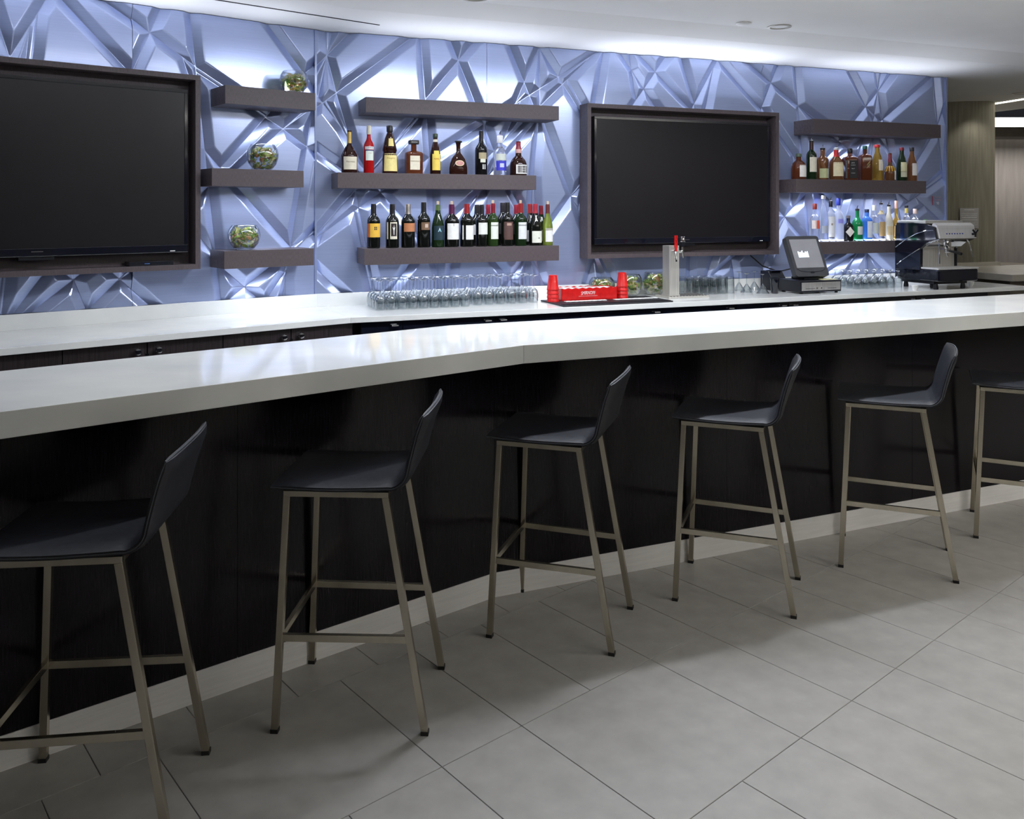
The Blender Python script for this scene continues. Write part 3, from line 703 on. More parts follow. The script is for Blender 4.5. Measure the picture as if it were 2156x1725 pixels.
def bottle(fr, shelf_key, px, ytop, wpx, kind, glass, label, group, labels=(), cap=None, capsule=None, pourer=None, cork=False, n=0.14,
           p=2.0, sy=1.0, rot=0.0, words=(), cat='bottle', name='liquor_bottle', zbase=None, extra=None):
    zb = SH[shelf_key][2] if shelf_key else zbase
    s, zt = fr.plane(px, ytop, n); P = fr.w(s, n, zb); dep = P.y
    R = wpx/2*dep/F; Hh = max(0.12, zt-zb)
    if cork: Hh -= 0.022
    prof = PROF[kind]
    if shelf_key in ('R5', 'R6'): rot -= 22
    t = thing(name, label, cat, P, fr.a+math.radians(rot), group)
    b = MB().lathe([(r*R, u*Hh) for r, u in prof], 24, p=p, sy=sy).build('body', G[glass], t, smooth=True)
    for (u0, u1, half, col, *rest) in labels:
        off = rest[0] if rest else 0.0
        patch(prof, R, Hh, u0, u1, -half+off, half+off, p, sy, 0.0008).build('label', flat(col, 0.55), t, smooth=True)
    if capsule:
        u0, col, met = capsule
        pr = [(rad_at(prof, u)*R+0.0007, u*Hh) for u in [u0+(1.0-u0)*k/6 for k in range(7)]]
        MB().lathe(pr+[(0, Hh+0.0008)], 20).build('capsule', flat(col, 0.35, met), t, smooth=True)
    if cap:
        h, k, col = cap; rn = rad_at(prof, 0.97)*R*k
        MB().lathe([(0, 0), (rn, 0), (rn*1.02, 0.003), (rn*1.02, h-0.003), (rn*0.93, h), (0, h)], 18, (0, 0, Hh-h+0.001)).build('cap', flat(col, 0.35), t, smooth=True)
    if pourer:
        rn = rad_at(prof, 0.97)*R
        MB().lathe([(0, 0), (rn*1.1, 0), (rn*1.1, 0.016), (rn*.5, 0.020), (0, 0.020)], 14, (0, 0, Hh-0.012)).build('pourer_collar', flat(pourer, 0.4), t, smooth=True)
        MB().tube([(0, 0, Hh), (0, 0, Hh+0.022), (0.005, -0.004, Hh+0.034)], [0.005, 0.004, 0.003], 8).build('pourer_spout', M['chrome'], t, smooth=True)
    if cork:
        MB().lathe([(0, 0), (0.0085, 0), (0.0095, 0.020), (0.007, 0.023), (0, 0.023)], 12, (0, 0, Hh)).build('cork', flat((0.66, 0.52, 0.36), 0.8), t, smooth=True)
    for (w, size, u, col, *rest) in words:
        wrap_text(w, size, prof, R, Hh, u, p, sy, 0.0016, rest[0] if rest else 0.0).build('lettering', flat(col, 0.6), t)
    if extra: extra(t, prof, R, Hh)
    return t, prof, R, Hh
CRM = (0.78, 0.73, 0.58); WHT = (0.86, 0.86, 0.83); BLK = (0.015, 0.014, 0.016); YEL = (0.86, 0.66, 0.12); RED = (0.30, 0.02, 0.022); GLD = (0.62, 0.43, 0.13); DRED = (0.22, 0.012, 0.025)
g2 = 'liqueur bottles on the middle shelf'
bottle(FR, 'R2', 735.5, 273.5, 34, 'cognac', 'brown', 'brown cognac bottle with gold neck and cream label', g2, [(.08, .375, .95, CRM)], capsule=(.69, GLD, 0.5), words=[('Hennessy', .016, .26, (.25, .2, .12))])
bottle(FR, 'R2', 776.5, 265, 22, 'spirit', 'red', 'bright red aperitif bottle with white label', g2, [(.50, .56, .95, WHT), (.27, .47, .80, (.78, .86, .78)), (.47, .49, .95, (.05, .07, .2))], cap=(.062, 1.15, (.72, .68, .52)), words=[('CAMPARI', .013, .53, (.04, .06, .22)), ('BITTER', .007, .42, (.3, .1, .1))])
def friar(t, prof, R, Hh):
    patch(prof, R, Hh, .57, .73, -.42, .42, 2, 1, .0016).build('crest_label', flat((.85, .70, .25)), t, smooth=True)
bottle(FR, 'R2', 820.5, 265, 33, 'friar', 'brown', 'monk shaped dark bottle with long yellow label', g2, [(.05, .415, 1.05, (.86, .74, .30))], cap=(.045, 1.25, BLK), words=[('Frangelico', .014, .32, (.35, .2, .05))], extra=friar)
def stopper(t, prof, R, Hh):
    MB().box(-.036, .036, -.020, .020, Hh-.004, Hh+.026).build('block_stopper', flat(BLK, .3), t, bevel=.004)
    mb = MB(); vs, fs = text_verts('ORIGINALE', .009); mb.add([(x, -.0206, Hh+.011+y) for x, y, z in vs], fs); mb.build('lettering', flat(WHT), t)
bottle(FR, 'R2', 871, 303, 36, 'square', 'deep', 'square amaretto bottle with wide block stopper', g2, [(.14, .60, .52, CRM)], p=7, sy=.62, words=[('DISARONNO', .010, .42, (.25, .18, .1))], extra=stopper)
bottle(FR, 'R2', 916.5, 282, 23, 'slope', 'brown', 'brown coffee liqueur bottle with tall yellow label', g2, [(.10, .50, .85, YEL), (.50, .58, .55, YEL), (.80, .86, PI, CRM)], cap=(.030, 1.2, (.02, .04, .02)), words=[('Kahlúa', .014, .38, (.45, .05, .03))])
def oval(t, prof, R, Hh):
    for k, col, e in ((1.0, (.80, .70, .42), .0012), (.80, (.55, .26, .24), .0022)):
        vs = [(0, 0)]+[(math.cos(2*PI*i/20)*.035*k, math.sin(2*PI*i/20)*.021*k) for i in range(20)]
        out = []
        for x, y in vs:
            u = .34+y/Hh; r = rad_at(prof, u)*R; a = -PI/2+x/r; out.append(((r+e)*math.cos(a), ((r+e)*math.sin(a))*.6-e, u*Hh))
        MB().add(out, [(0, i+1, (i+1) % 20+1) for i in range(20)]).build('oval_label', flat(col), t)
bottle(FR, 'R2', 965, 297, 40, 'drop', 'brown', 'dark teardrop cognac decanter with oval label', g2, [], cap=(.012, 1.25, BLK), sy=.6, extra=oval)
bottle(FR, 'R2', 1013, 275, 26, 'spirit', 'black', 'black cream liqueur bottle with round picture label', g2, [(.36, .50, .70, (.42, .36, .22)), (.28, .36, .45, (.72, .74, .62)), (.13, .24, .12, (.5, .5, .48)), (.13, .24, .10, (.6, .6, .58), .32)], capsule=(.76, BLK, 0))
bottle(FR, 'R2', 1052.5, 286, 27, 'round', 'clear', 'clear vodka bottle with blue lower label', g2, [(.12, .36, .95, (.05, .05, .55)), (.38, .54, .95, (.62, .66, .60)), (.20, .30, .35, (.6, .65, .9))], cap=(.055, 1.35, WHT), pourer=(.3, .28, .4))
bottle(FR, 'R2', 1091.5, 297, 36, 'bulb', 'brown', 'round shouldered brown liqueur bottle with red wax neck', g2, [(.05, .31, .95, WHT, .3), (.08, .28, .75, (.10, .09, .09), .3), (.65, .76, PI, (.75, .45, .42))], capsule=(.76, (.30, .03, .04), 0), words=[('GRAND', .011, .21, WHT, .3), ('MARNIER', .010, .145, WHT, .3)])
# wines, back row first
g3 = 'wine bottles on the lowest middle shelf'
def wine(px, ytop, w, kind, glass, lab, labels, capc, cork=False, n=.188, u0=.775, met=0.0, words=(), extra=None, rot=0):
    return bottle(FR, 'R3', px, ytop, w, kind, glass, lab, g3, labels, capsule=(u0, capc, met), cork=cork, n=n, name='wine_bottle', words=words, extra=extra, rot=rot)
def grid_mark(t, prof, R, Hh):
    for a in (-.12, .12):
        for b in (-.02, .02):
            patch(prof, R, Hh, .45+b-.015, .45+b+.015, .1+a-.09, .1+a+.09, 2, 1, .0016, 2, 3).build('mark', flat((.05, .04, .03)), t)
def figure(t, prof, R, Hh):
    patch(prof, R, Hh, .27, .56, -.42, .42, 2, 1, .0014).build('picture', flat((.03, .02, .02)), t)
    mb = MB()
    pts = [(-.002, .30), (.002, .30), (.003, .40), (.0095, .47), (.008, .48), (.002, .45), (.0015, .50), (0, .535), (-.0015, .50), (-.002, .45), (-.008, .48), (-.0095, .47), (-.003, .40)]
    vs = []
    for x, u in pts:
        r = R+.0024; a = -PI/2+x/r; vs.append((r*math.cos(a), r*math.sin(a), u*Hh))
    c = len(vs); r = R+.0024; vs.append((0, -r, .42*Hh)); mb.add(vs, [(c, i, (i+1) % len(pts)) for i in range(len(pts))]); mb.build('white_figure', flat(WHT), t)
def peak(t, prof, R, Hh):
    for x0, u, h, wdt, col in ((0, .36, .10, .013, (.45, .70, .80)), (0, .365, .05, .006, (.05, .2, .25))):
        vs = []
        for x, uu in ((-wdt, u), (wdt, u), (0, u+h)):
            r = R+(.0018 if wdt > .01 else .0026); a = -PI/2+x/r; vs.append((r*math.cos(a), r*math.sin(a), uu*Hh))
        MB().add(vs, [(0, 1, 2)]).build('peak_mark', flat(col), t)
def dot(t, prof, R, Hh):
    patch(prof, R, Hh, .17, .195, .12, .30, 2, 1, .0016, 2, 3).build('mark', flat(BLK), t)
for px, yt, w, c, gl, lb_ in ((1004, 431, 26, BLK, 'dark', 'black capped wine bottle standing behind the eighth front bottle'), (1028, 431, 24, DRED, 'dark', 'maroon capped wine bottle behind the green glass bottle'),
                        (1058, 427, 25, BLK, 'dark', 'black capped wine bottle behind the brown labelled wine'), (1087, 431, 25, DRED, 'dark', 'maroon capped wine bottle behind the red capped claret')):
    wine(px, yt, w, 'wine', gl, lb_, [(.27, .52, .95, WHT if c == BLK and px < 1050 else (.05, .05, .05))], c, n=.066)
wine(1116, 429.5, 25, 'burg', 'dark', 'red capped wine bottle with low white label, rear right', [(.09, .36, 1.0, WHT)], RED, n=.072)
wine(1139, 433, 23, 'burg', 'pine', 'maroon capped wine bottle half hidden near the right end', [(.10, .38, .9, CRM)], DRED, n=.072)
wine(786.5, 429.5, 28, 'wine', 'dark', 'wine bottle with plain yellow label and dark squares', [(.25, .56, .95, (.85, .50, .06), .18), (.25, .56, .30, (.45, .12, .03), -1.05)], BLK, extra=grid_mark)
wine(826, 430, 28, 'wine', 'dark', 'wine bottle with white framed black picture label', [(.205, .59, .55, CRM), (.205, .59, .12, CRM, -1.0)], BLK, extra=figure)
wine(859, 430, 29, 'wine', 'dark', 'wine bottle with copper label and silver neck', [(.37, .565, .95, (.52, .21, .09), .1)], (.62, .56, .50), met=.9)
wine(892, 426, 28, 'wine', 'dark', 'wine bottle with small bronze band on black', [(.39, .56, .75, (.20, .12, .07), .15), (.44, .52, .25, (.62, .48, .40), .2)], BLK)
wine(922, 424, 27, 'slope', 'pine', 'green wine bottle with dark teal mountain label', [(.17, .50, .95, (.012, .035, .05))], (.10, .16, .06), cork=True, u0=.86, extra=peak)
wine(951, 424, 31, 'wine', 'dark', 'wine bottle with large plain white label and purple neck', [(.18, .555, .95, WHT, .05), (.49, .555, .03, (.1, .1, .1), 0)], (.10, .015, .06), cork=True)
wine(983, 429.5, 29, 'wine', 'dark', 'wine bottle with slanted white label and red neck', [(.17, .50, .70, WHT, .25), (.17, .50, .12, WHT, -.9)], RED)
wine(1014, 431, 25, 'wine', 'dark', 'wine bottle with high white label and black neck', [(.29, .57, .95, (.80, .82, .76), .1)], BLK)
wine(1038, 422, 23, 'wine', 'green', 'green glass wine bottle with white label and cork', [(.17, .56, .85, (.80, .85, .76), .15), (.47, .50, .85, (.55, .6, .5), .15)], DRED, cork=True)
wine(1068, 426.5, 26, 'wine', 'dark', 'black wine bottle with tall brown label', [(.15, .56, .85, (.11, .055, .05)), (.47, .53, .4, (.45, .30, .24)), (.15, .165, .85, (.4, .22, .15))], BLK)
wine(1096, 422, 26, 'wine', 'pine', 'claret bottle with grey banded white label and red neck', [(.16, .555, .85, (.78, .80, .80), .15), (.47, .50, .85, (.5, .52, .52), .15)], RED, cork=True)
wine(1127, 429.5, 27, 'burg', 'dark', 'burgundy bottle with low cream label bearing a black dot', [(.07, .35, .95, (.80, .82, .72), .05)], (.36, .03, .05), extra=dot)
wine(1153, 424, 22, 'burg', 'lime', 'yellow green wine bottle at the right end of the row', [(.09, .42, .90, WHT, .1), (.36, .42, .90, (.78, .74, .6), .1)], (.13, .03, .03), cork=True)
# whiskeys
g5 = 'whiskey bottles on the far right shelf'
bottle(FR, 'R5', 1681.5, 324, 31, 'squat', 'deep', 'short amber whisky bottle with rounded white label', g5, [(.10, .56, .62, (.84, .80, .76), .45)], cap=(.028, 1.2, (.1, .14, .1)))
bottle(FR, 'R5', 1708.5, 297, 21, 'tall', 'pine', 'tall green whiskey bottle with cream label and pourer', g5, [(.20, .58, .85, CRM, .2)], capsule=(.78, (.05, .02, .02), 0), pourer=BLK)
bottle(FR, 'R5', 1732, 313, 24, 'tall', 'amber', 'amber bourbon bottle with pale green label, black pourer', g5, [(.06, .36, .95, (.50, .52, .28), .1)], pourer=BLK)
bottle(FR, 'R5', 1760.5, 313, 29, 'squat', 'amber', 'sloping bourbon bottle with wide cream label, red neck', g5, [(.12, .56, 1.0, (.84, .74, .48), .25)], capsule=(.74, (.55, .02, .02), 0), pourer=(.5, .5, .5))
bottle(FR, 'R5', 1789.5, 313, 27, 'square', 'deep', 'square whiskey bottle with black and white label', g5, [(.06, .62, .55, BLK, .12), (.06, .62, .12, (.10, .10, .10), -.8)], cap=(.040, 1.25, BLK), p=7, words=[('JACK', .012, .54, WHT, .1), ('DANIEL\'S', .009, .47, WHT, .1), ('No.7', .012, .36, WHT, .1), ('WHISKEY', .008, .22, WHT, .1)])
def slant(t, prof, R, Hh):
    vs = []
    for i in range(9):
        x = -.002+.026*i/8
        for d in (0, .085):
            u = .36+.10*i/8+d; a = -PI/2+x/R; c, s = math.cos(a), math.sin(a); k = (abs(c)**6+abs(s)**6)**(-1/6); vs.append(((R*k+.0012)*c, (R*k+.0012)*s, u*Hh))
    MB().add(vs, [(2*i, 2*i+2, 2*i+3, 2*i+1) for i in range(8)]).build('slanting_label', flat((.12, .09, .03)), t)
    for dd in (-.008, .085):
        MB().add([(x, y, z+dd*Hh) for x, y, z in vs[0::2]]+[(x, y-.0004, z+(dd+.012)*Hh) for x, y, z in vs[0::2]], [(i, i+1, 10+i, 9+i) for i in range(8)]).build('label_edge', flat((.75, .58, .25)), t)
bottle(FR, 'R5', 1821, 307.5, 24, 'square', 'deep', 'square reddish whisky bottle with slanting label', g5, [], cap=(.030, 1.3, (.02, .10, .08)), p=6, extra=slant)
bottle(FR, 'R5', 1847, 305, 23, 'slope', 'gold', 'golden whisky bottle with small cream label and red cap', g5, [(.28, .58, .50, (.84, .78, .66), .4)], cap=(.026, 1.25, (.6, .03, .03)))
bottle(FR, 'R5', 1874, 322, 23, 'bulb', 'amber', 'short orange whisky bottle with yellow collar, dark red cap', g5, [(.34, .52, PI, (.75, .50, .05)), (.04, .36, .30, WHT, .75)], capsule=(.66, (.22, .02, .03), 0))
bottle(FR, 'R5', 1898.5, 311, 21, 'slope', 'pine', 'green whisky bottle with cream label beside the last', g5, [(.28, .56, .75, (.78, .74, .46), .2), (.12, .27, .75, (.72, .70, .5), .2)], cap=(.028, 1.2, (.20, .02, .03)))
bottle(FR, 'R5', 1920, 311, 20, 'slope', 'amber', 'slim amber whisky bottle at the right end of its shelf', g5, [(.17, .53, .70, (.84, .80, .76), .35)], cap=(.034, 1.2, BLK))
# white spirits
g6 = 'spirit bottles behind the espresso machine'
R6 = [
 (1715.5, 429, 21, 'round', 'clear', 'clear bottle with red striped label, leftmost of its shelf', [(.34, .56, .5, (.75, .12, .08), .35), (.34, .56, .5, (.9, .8, .76), -.4)], dict(cap=(.05, 1.2, (.30, .04, .03)))),
 (1734, 412, 20, 'slope', 'clear', 'tallest clear bottle with grey label and long neck', [(.18, .34, .7, (.42, .46, .55))], dict(cap=(.03, 1.2, (.8, .82, .88)))),
 (1749, 424, 17, 'tall', 'frost', 'white labelled slim bottle with black pourer', [(.10, .62, .9, (.84, .85, .88)), (.40, .45, .2, (.3, .25, .2)), (.08, .11, .7, (.1, .1, .15))], dict(cap=(.05, 1.2, BLK), pourer=BLK)),
 (1765.5, 418, 21, 'round', 'frost', 'clear bottle with violet label and blue cap', [(.42, .52, .6, (.30, .30, .80), .2)], dict(cap=(.062, 1.2, (.03, .05, .42)))),
 (1786, 454, 21, 'round', 'black', 'black bottle with white diamond label', [], dict(cap=(.025, 1.2, (.2, .18, .2)))),
 (1805, 441, 22, 'round', 'gin', 'bright green gin bottle with white label', [(.20, .46, .65, (.80, .86, .80), .35)], dict(pourer=BLK)),
 (1825, 441, 20, 'tall', 'blue', 'blue gin bottle with tall white label', [(.10, .62, .60, (.80, .84, .92), .35)], dict(cap=(.028, 1.2, (.02, .03, .08)), p=4)),
 (1840.5, 432, 18, 'round', 'clear', 'clear bottle with pale green label and white cap', [(.20, .50, .8, (.70, .74, .64), .2)], dict(cap=(.05, 1.2, WHT))),
 (1855, 428, 17, 'tall', 'clear', 'slim bottle with tan label beside the black machine', [(.12, .50, .9, (.56, .38, .16), .2), (.70, .80, PI, (.6, .5, .3))], dict(pourer=BLK)),
 (1871.5, 432, 17, 'slope', 'cream', 'cream coloured bottle with dark pourer', [(.15, .40, .8, (.7, .55, .3))], dict(pourer=BLK)),
 (1887, 423, 19, 'bulb', 'gold', 'yellow tequila bottle with pink stopper', [(.10, .36, .8, (.8, .6, .35))], dict(cap=(.07, 1.2, (.78, .46, .36)))),
 (1908.5, 433, 18, 'round', 'clear', 'clear bottle with yellow neck band and black cap', [(.78, .92, PI, (.75, .62, .15)), (.2, .5, .8, (.7, .68, .55))], dict(cap=(.02, 1.2, BLK))),
 (1926.5, 440, 19, 'round', 'clear', 'clear bottle with pale pink cap above the machine', [(.2, .5, .8, (.74, .6, .56))], dict(cap=(.045, 1.2, (.80, .62, .55)))),
 (1948, 462, 17, 'round', 'pine', 'low green bottle above the machine top', [], dict(cap=(.02, 1.2, (.1, .3, .1)))),
 (1962, 464, 17, 'round', 'clear', 'low clear bottle at the right end of its shelf', [], dict(cap=(.02, 1.2, WHT)))]
def diamond(t, prof, R, Hh):
    vs = []
    for x, u in ((-.040, .36), (0, .16), (.040, .36), (0, .56)):
        vs.append((x*.95, -R-.003+abs(x)*.12, u*Hh))
    t2 = MB().add(vs, [(0, 1, 2, 3)]); t2.add([(x, y+.0015, z) for x, y, z in vs], [(3, 2, 1, 0)]).build('diamond_label', flat((.84, .81, .75)), t)
for px, yt, w, k, gl, lb_, labs, kw in R6:
    if gl == 'black': kw['extra'] = diamond
    bottle(FR, 'R6', px, yt, w, k, gl, lb_, g6, labs, **kw)

# ------------------------------------------------------------------ stemware and tumblers
def wineglass_mesh():
    h = .205                                   # upturned: rim on the counter, foot on top
    out = [(.030, 0), (.0335, .02), (.0362, .045), (.035, .068), (.027, .092), (.013, .106), (.0055, .114), (.0042, .125), (.0042, .180), (.006, .192), (.016, .199), (.033, .2025), (.034, .2040), (0, h)]
    inn = [(.0288, 0), (.0322, .02), (.0348, .045), (.0336, .068), (.0255, .091), (.011, .103), (0, .107)]
    return MB().lathe(inn[::-1]+out, 18)
def martini_mesh():
    out = [(.052, 0), (.053, .001), (.030, .036), (.008, .070), (.0045, .078), (.0042, .085), (.0042, .140), (.006, .150), (.020, .157), (.036, .160), (0, .163)]
    inn = [(.0505, 0), (.028, .0355), (.006, .068), (0, .071)]
    return MB().lathe(inn[::-1]+out, 18)
def tumbler_mesh():
    out = [(.039, 0), (.040, .002), (.037, .130), (.0345, .136), (0, .136)]
    inn = [(.0372, 0), (.0345, .120), (0, .122)]
    return MB().lathe(inn[::-1]+out, 18)
def highball_mesh():
    out = [(.033, 0), (.034, .002), (.037, .05), (.034, .075), (.018, .095), (.007, .100), (.006, .135), (.020, .147), (.032, .150), (0, .151)]
    inn = [(.0315, 0), (.0355, .05), (.0325, .073), (.016, .092), (0, .095)]
    return MB().lathe(inn[::-1]+out, 18)
ORD = ['first', 'second', 'third', 'fourth', 'fifth', 'sixth', 'seventh', 'eighth', 'ninth', 'tenth', 'eleventh', 'twelfth']
def glassware(name, mb, fr, spots, label, group, cat='glass'):
    base = mb.build(name, M['stem'], None, smooth=True, ang=50)
    for k, (s, n, c, r, rows) in enumerate(spots):
        o = base if k == 0 else base.copy()
        if k: COL.objects.link(o)
        o.location = fr.w(s, n, BZ); o.rotation_euler = (0, 0, random.random()*6)
        rw = 'front' if r == rows-1 else ('wall side' if r == 0 else ORD[rows-1-r])
        tag(o, ('upturned %s %s, %s row, %s from left' % (name.replace('_', ' '), label, rw, ORD[c])) if rows else '%s from left of the upturned martini glasses by the terminal' % ORD[c], cat, group)
def block(s0, s1, n0, n1, d):
    out = []; cols = max(1, int(round((s1-s0)/d))); rows = max(1, int(round((n1-n0)/d)))
    for i in range(cols+1):
        for j in range(rows+1):
            out.append((s0+(s1-s0)*i/cols+random.uniform(-.0006, .0006), n0+(n1-n0)*j/rows+random.uniform(-.0006, .0006), i, j, rows+1))
    return out
sa = FR.plane(795, 620, .30)[0]; sb = FR.plane(972, 620, .30)[0]; sc = FR.plane(1000, 615, .28)[0]; sd = FR.plane(1118, 610, .28)[0]
glassware('wine_glass', wineglass_mesh(), FR, block(sa, sb, .12, .38, .080), 'in the left block', 'left block of upturned wine glasses')
glassware('wine_glass', wineglass_mesh(), FR, block(sc, sd, .10, .33, .082), 'near the red cups', 'right block of upturned wine glasses')
s0 = FR.plane(1468, 600, .3)[0]; s1 = FR.plane(1540, 600, .3)[0]
glassware('tumbler_glass', tumbler_mesh(), FR, block(s0, s1, .10, .275, .087), 'by the beer tower', 'upturned tumblers by the tap')
glassware('martini_glass', martini_mesh(), FR, [(FR.plane(p, 600, n)[0], n, k, 0, 0) for k, (p, n) in enumerate(((1556, .13), (1572, .27), (1588, .11), (1606, .38)))], '', 'upturned martini glasses')
s0 = FR.plane(1790, 590, .3)[0]; s1 = FR.plane(1876, 590, .3)[0]
glassware('highball_glass', highball_mesh(), FR, block(s0, s1, .12, .38, .084), 'by the espresso machine', 'upturned highball glasses')

# ------------------------------------------------------------------ glass bowls with greenery
LEAF = [flat((.34, .46, .06)), flat((.56, .55, .14)), flat((.16, .30, .04)), flat((.55, .26, .10)), flat((.66, .50, .24))]
def bowl(fr, px, yb, wpx, hpx, label, n, zb, tilt=0.0, seed=1):
    s, _ = fr.plane(px, yb, n); P = fr.w(s, n, zb); R = wpx/2*P.y/F; Hh = hpx*P.y/F
    t = thing('glass_bowl', label, 'bowl', P, fr.a, 'glass bowls of greenery')
    prof = [(0, .004), (.45, .0), (.62, .06), (.86, .25), (.99, .50), (1, .62), (.93, .82), (.80, .96), (.76, 1.0)]
    out = [(r*R, u*Hh) for r, u in prof]; inn = [(max(0, r*R-.0035), max(.004, u*Hh)+(.002 if u < .1 else 0)) for r, u in prof]
    inn[-1] = (inn[-1][0]+.001, Hh)
    MB().lathe(out+inn[::-1][:-1]+[(0, .0075)], 28).build('bowl_glass', M['bowl'], t, smooth=True, ang=60)
    rnd = random.Random(seed); mbs = [MB() for _ in LEAF]
    for k in range(170):
        u = rnd.uniform(.10, .93); a = rnd.uniform(0, 2*PI)
        rr = (math.sin(PI*min(1, .18+u*.75))**.7)*R*.90*math.sqrt(rnd.uniform(.45, 1.0))
        rr = min(rr, R*.80 if .3 < u < .8 else R*.60)
        c = Vector((rr*math.cos(a), rr*math.sin(a), u*Hh*.92))
        d = Vector((rnd.uniform(-1, 1), rnd.uniform(-1, 1), rnd.uniform(-.6, .9))).normalized(); e = d.orthogonal().normalized()
        l = rnd.uniform(.016, .028); w = rnd.uniform(.010, .016)
        f = d.cross(e)*w*.5
        def cl(v):
            q = math.hypot(v.x, v.y); m = R*(.93 if .3*Hh < v.z < .75*Hh else .62)
            if q > m: v = Vector((v.x*m/q, v.y*m/q, v.z))
            return Vector((v.x, v.y, max(.012, v.z)))
        pts = [cl(v) for v in (c-d*l, c+e*w+f*.4, c+d*l, c-e*w+f*.4, c+f)]
        mbs[rnd.choice((0, 0, 1, 1, 2, 2, 3, 4))].add(pts, [(0, 1, 4), (1, 2, 4), (2, 3, 4), (3, 0, 4)])
    for k in range(9):
        a = rnd.uniform(0, 2*PI); rr = rnd.uniform(.3, .66)*R; z = rnd.uniform(.30, .68)*Hh; r = rnd.uniform(.010, .014)
        mbs[rnd.choice((1, 3, 3, 4))].lathe([(0, -r)]+[(r*math.cos(q_), r*math.sin(q_)) for q_ in (-.9, -.3, .3, .9)]+[(0, r)], 8, (rr*math.cos(a), rr*math.sin(a), z))
    for mb, m in zip(mbs, LEAF):
        if mb.v: o = mb.build('dried_foliage', m, t); o['kind'] = 'stuff'
    if tilt: t.rotation_euler = (0, math.radians(tilt), fr.a)
    return t
bowl(FL, 619, 190, 60, 46, 'glass bowl of green leaves on the topmost short shelf', .15, SH['L1'][2], 0, 3)
bowl(FL, 553, 354, 66, 54, 'glass bowl of green leaves on the middle short shelf', .15, SH['L2'][2], 0, 5)
bowl(FL, 514, 526, 67, 52, 'glass bowl of green leaves on the lowest short shelf', .15, SH['L3'][2], 0, 8)
bowl(FR, 1267, 615, 56, 40, 'glass bowl of greenery behind the red caddy', .12, BZ, 0, 11)
bowl(FR, 1326, 616, 54, 45, 'glass bowl of greenery right of the red cups', .14, BZ, 0, 14)
bowl(FR, 1379, 617, 54, 48, 'glass bowl of greenery nearest the beer tower', .17, BZ, 0, 17)

# ------------------------------------------------------------------ bar mat, caddy, cups
m0 = thing('bar_mat', 'black rubber bar mat under the red caddy', 'mat', FR.w(1.60, .67, BZ), FR.a)
MB().box(0, .89, 0, .40, 0, .010).build('mat_sheet', M['mat'], m0, bevel=.002)
nb = MB()
for i in range(70):
    for j in range(5): nb.box(.012+i*.0125, .0175+i*.0125, .012+j*.012, .018+j*.012, .010, .013)
o = nb.build('nub_field', M['mat'], m0); o['kind'] = 'stuff'
for k, (x0, x1, y) in enumerate(((.10, .43, .17), (.50, .86, .17))):  # ragged white strips stand in for glare on the mat ribs
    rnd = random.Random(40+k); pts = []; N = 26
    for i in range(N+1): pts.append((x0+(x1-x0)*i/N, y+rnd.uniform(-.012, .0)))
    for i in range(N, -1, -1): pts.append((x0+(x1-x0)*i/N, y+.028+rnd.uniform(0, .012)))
    o = MB().prism(pts, 0, .004).build('glare_strip', M['white'], None, FR.w(1.60, .67, BZ+.0135), FR.a)
    tag(o, 'ragged white strip of painted glare on the bar mat, ' + ('under the caddy front' if k == 0 else 'reaching right of the red cups'), 'painted glare', 'painted glare strips on the mat')
cs, cn = FR.top(1180, 634, BZ+.01)
cd = thing('bar_caddy', 'red plastic bar caddy with white lettering', 'caddy', FR.w(cs, cn+.02, BZ+.010), FR.a)
CL_, CHh, CDp = .46, .095, .15
MB().box(0, CL_, 0, CDp, 0, .006).build('base', M['red'], cd)
def wavy(y0, y1):
    pts = [(0, 0), (CL_, 0)]+[(CL_-CL_*i/40, CHh-.005+.004*math.cos(i*1.25)) for i in range(41)]
    mb = MB(); n = len(pts); c = [(x, y0, z) for x, z in pts]+[(x, y1, z) for x, z in pts]
    mb.add(c, [tuple(range(n)), tuple(range(n, 2*n))[::-1]]+[(i, n+i, n+(i+1) % n, (i+1) % n) for i in range(n)]); return mb
wavy(0, .005).build('front_wall', M['red'], cd); wavy(CDp-.005, CDp).build('rear_wall', M['red'], cd)
MB().box(0, .005, 0, CDp, 0, CHh-.006).build('end_wall', M['red'], cd); MB().box(CL_-.005, CL_, 0, CDp, 0, CHh-.006).build('end_wall', M['red'], cd)
MB().box(CL_*.5-.002, CL_*.5+.002, .005, CDp-.005, .006, CHh-.02).build('divider', M['red'], cd)
mb = MB(); vs, fs = text_verts('SMIRNOFF', .032); mb.add([(CL_*.47+x*.80, -.0012, .050+y*1.15+.004*(1-(x/.08)**2)) for x, y, z in vs], fs); mb.build('lettering', flat((.85, .78, .76)), cd)
MB().box(CL_*.30, CL_*.64, -.0010, -.0004, .030, .0325).build('underline', flat((.7, .45, .42)), cd)
for k in range(14):
    rnd = random.Random(k); x = .03+k*.029
    MB().box(x, x+.026, .01, .13, .075+rnd.uniform(0, .006), .083+rnd.uniform(0, .006)).build('napkin_stack', M['white'], cd)
def cups(px, n, label):
    s, _ = FR.plane(px, 630, n)
    t = thing('cup_stack', label, 'cups', FR.w(s, n, BZ+.010), FR.a, 'red cup stacks beside the caddy')
    for k in range(4):
        z = k*.028
        MB().lathe([(.043, z), (.044, z), (.045, z+.006), (.043, z+.010), (.030, z+.108), (.027, z+.110), (0, z+.110)], 24).build('cup', M['red'], t, smooth=True)
    v, f = text_verts('SMIRNOFF', .009); mb = MB()
    out = []
    for x, y, z in v:
        zz = .035+y; r = .043-.013*(zz-.01)/.098+.002; a = -PI/2+x/r; out.append((r*math.cos(a), r*math.sin(a), zz))
    mb.add(out, f); mb.build('lettering', flat((.85, .7, .68)), t)
cups(1164, .40, 'stack of upturned red cups left of the red caddy'); cups(1310, .36, 'stack of upturned red cups right of the red caddy')

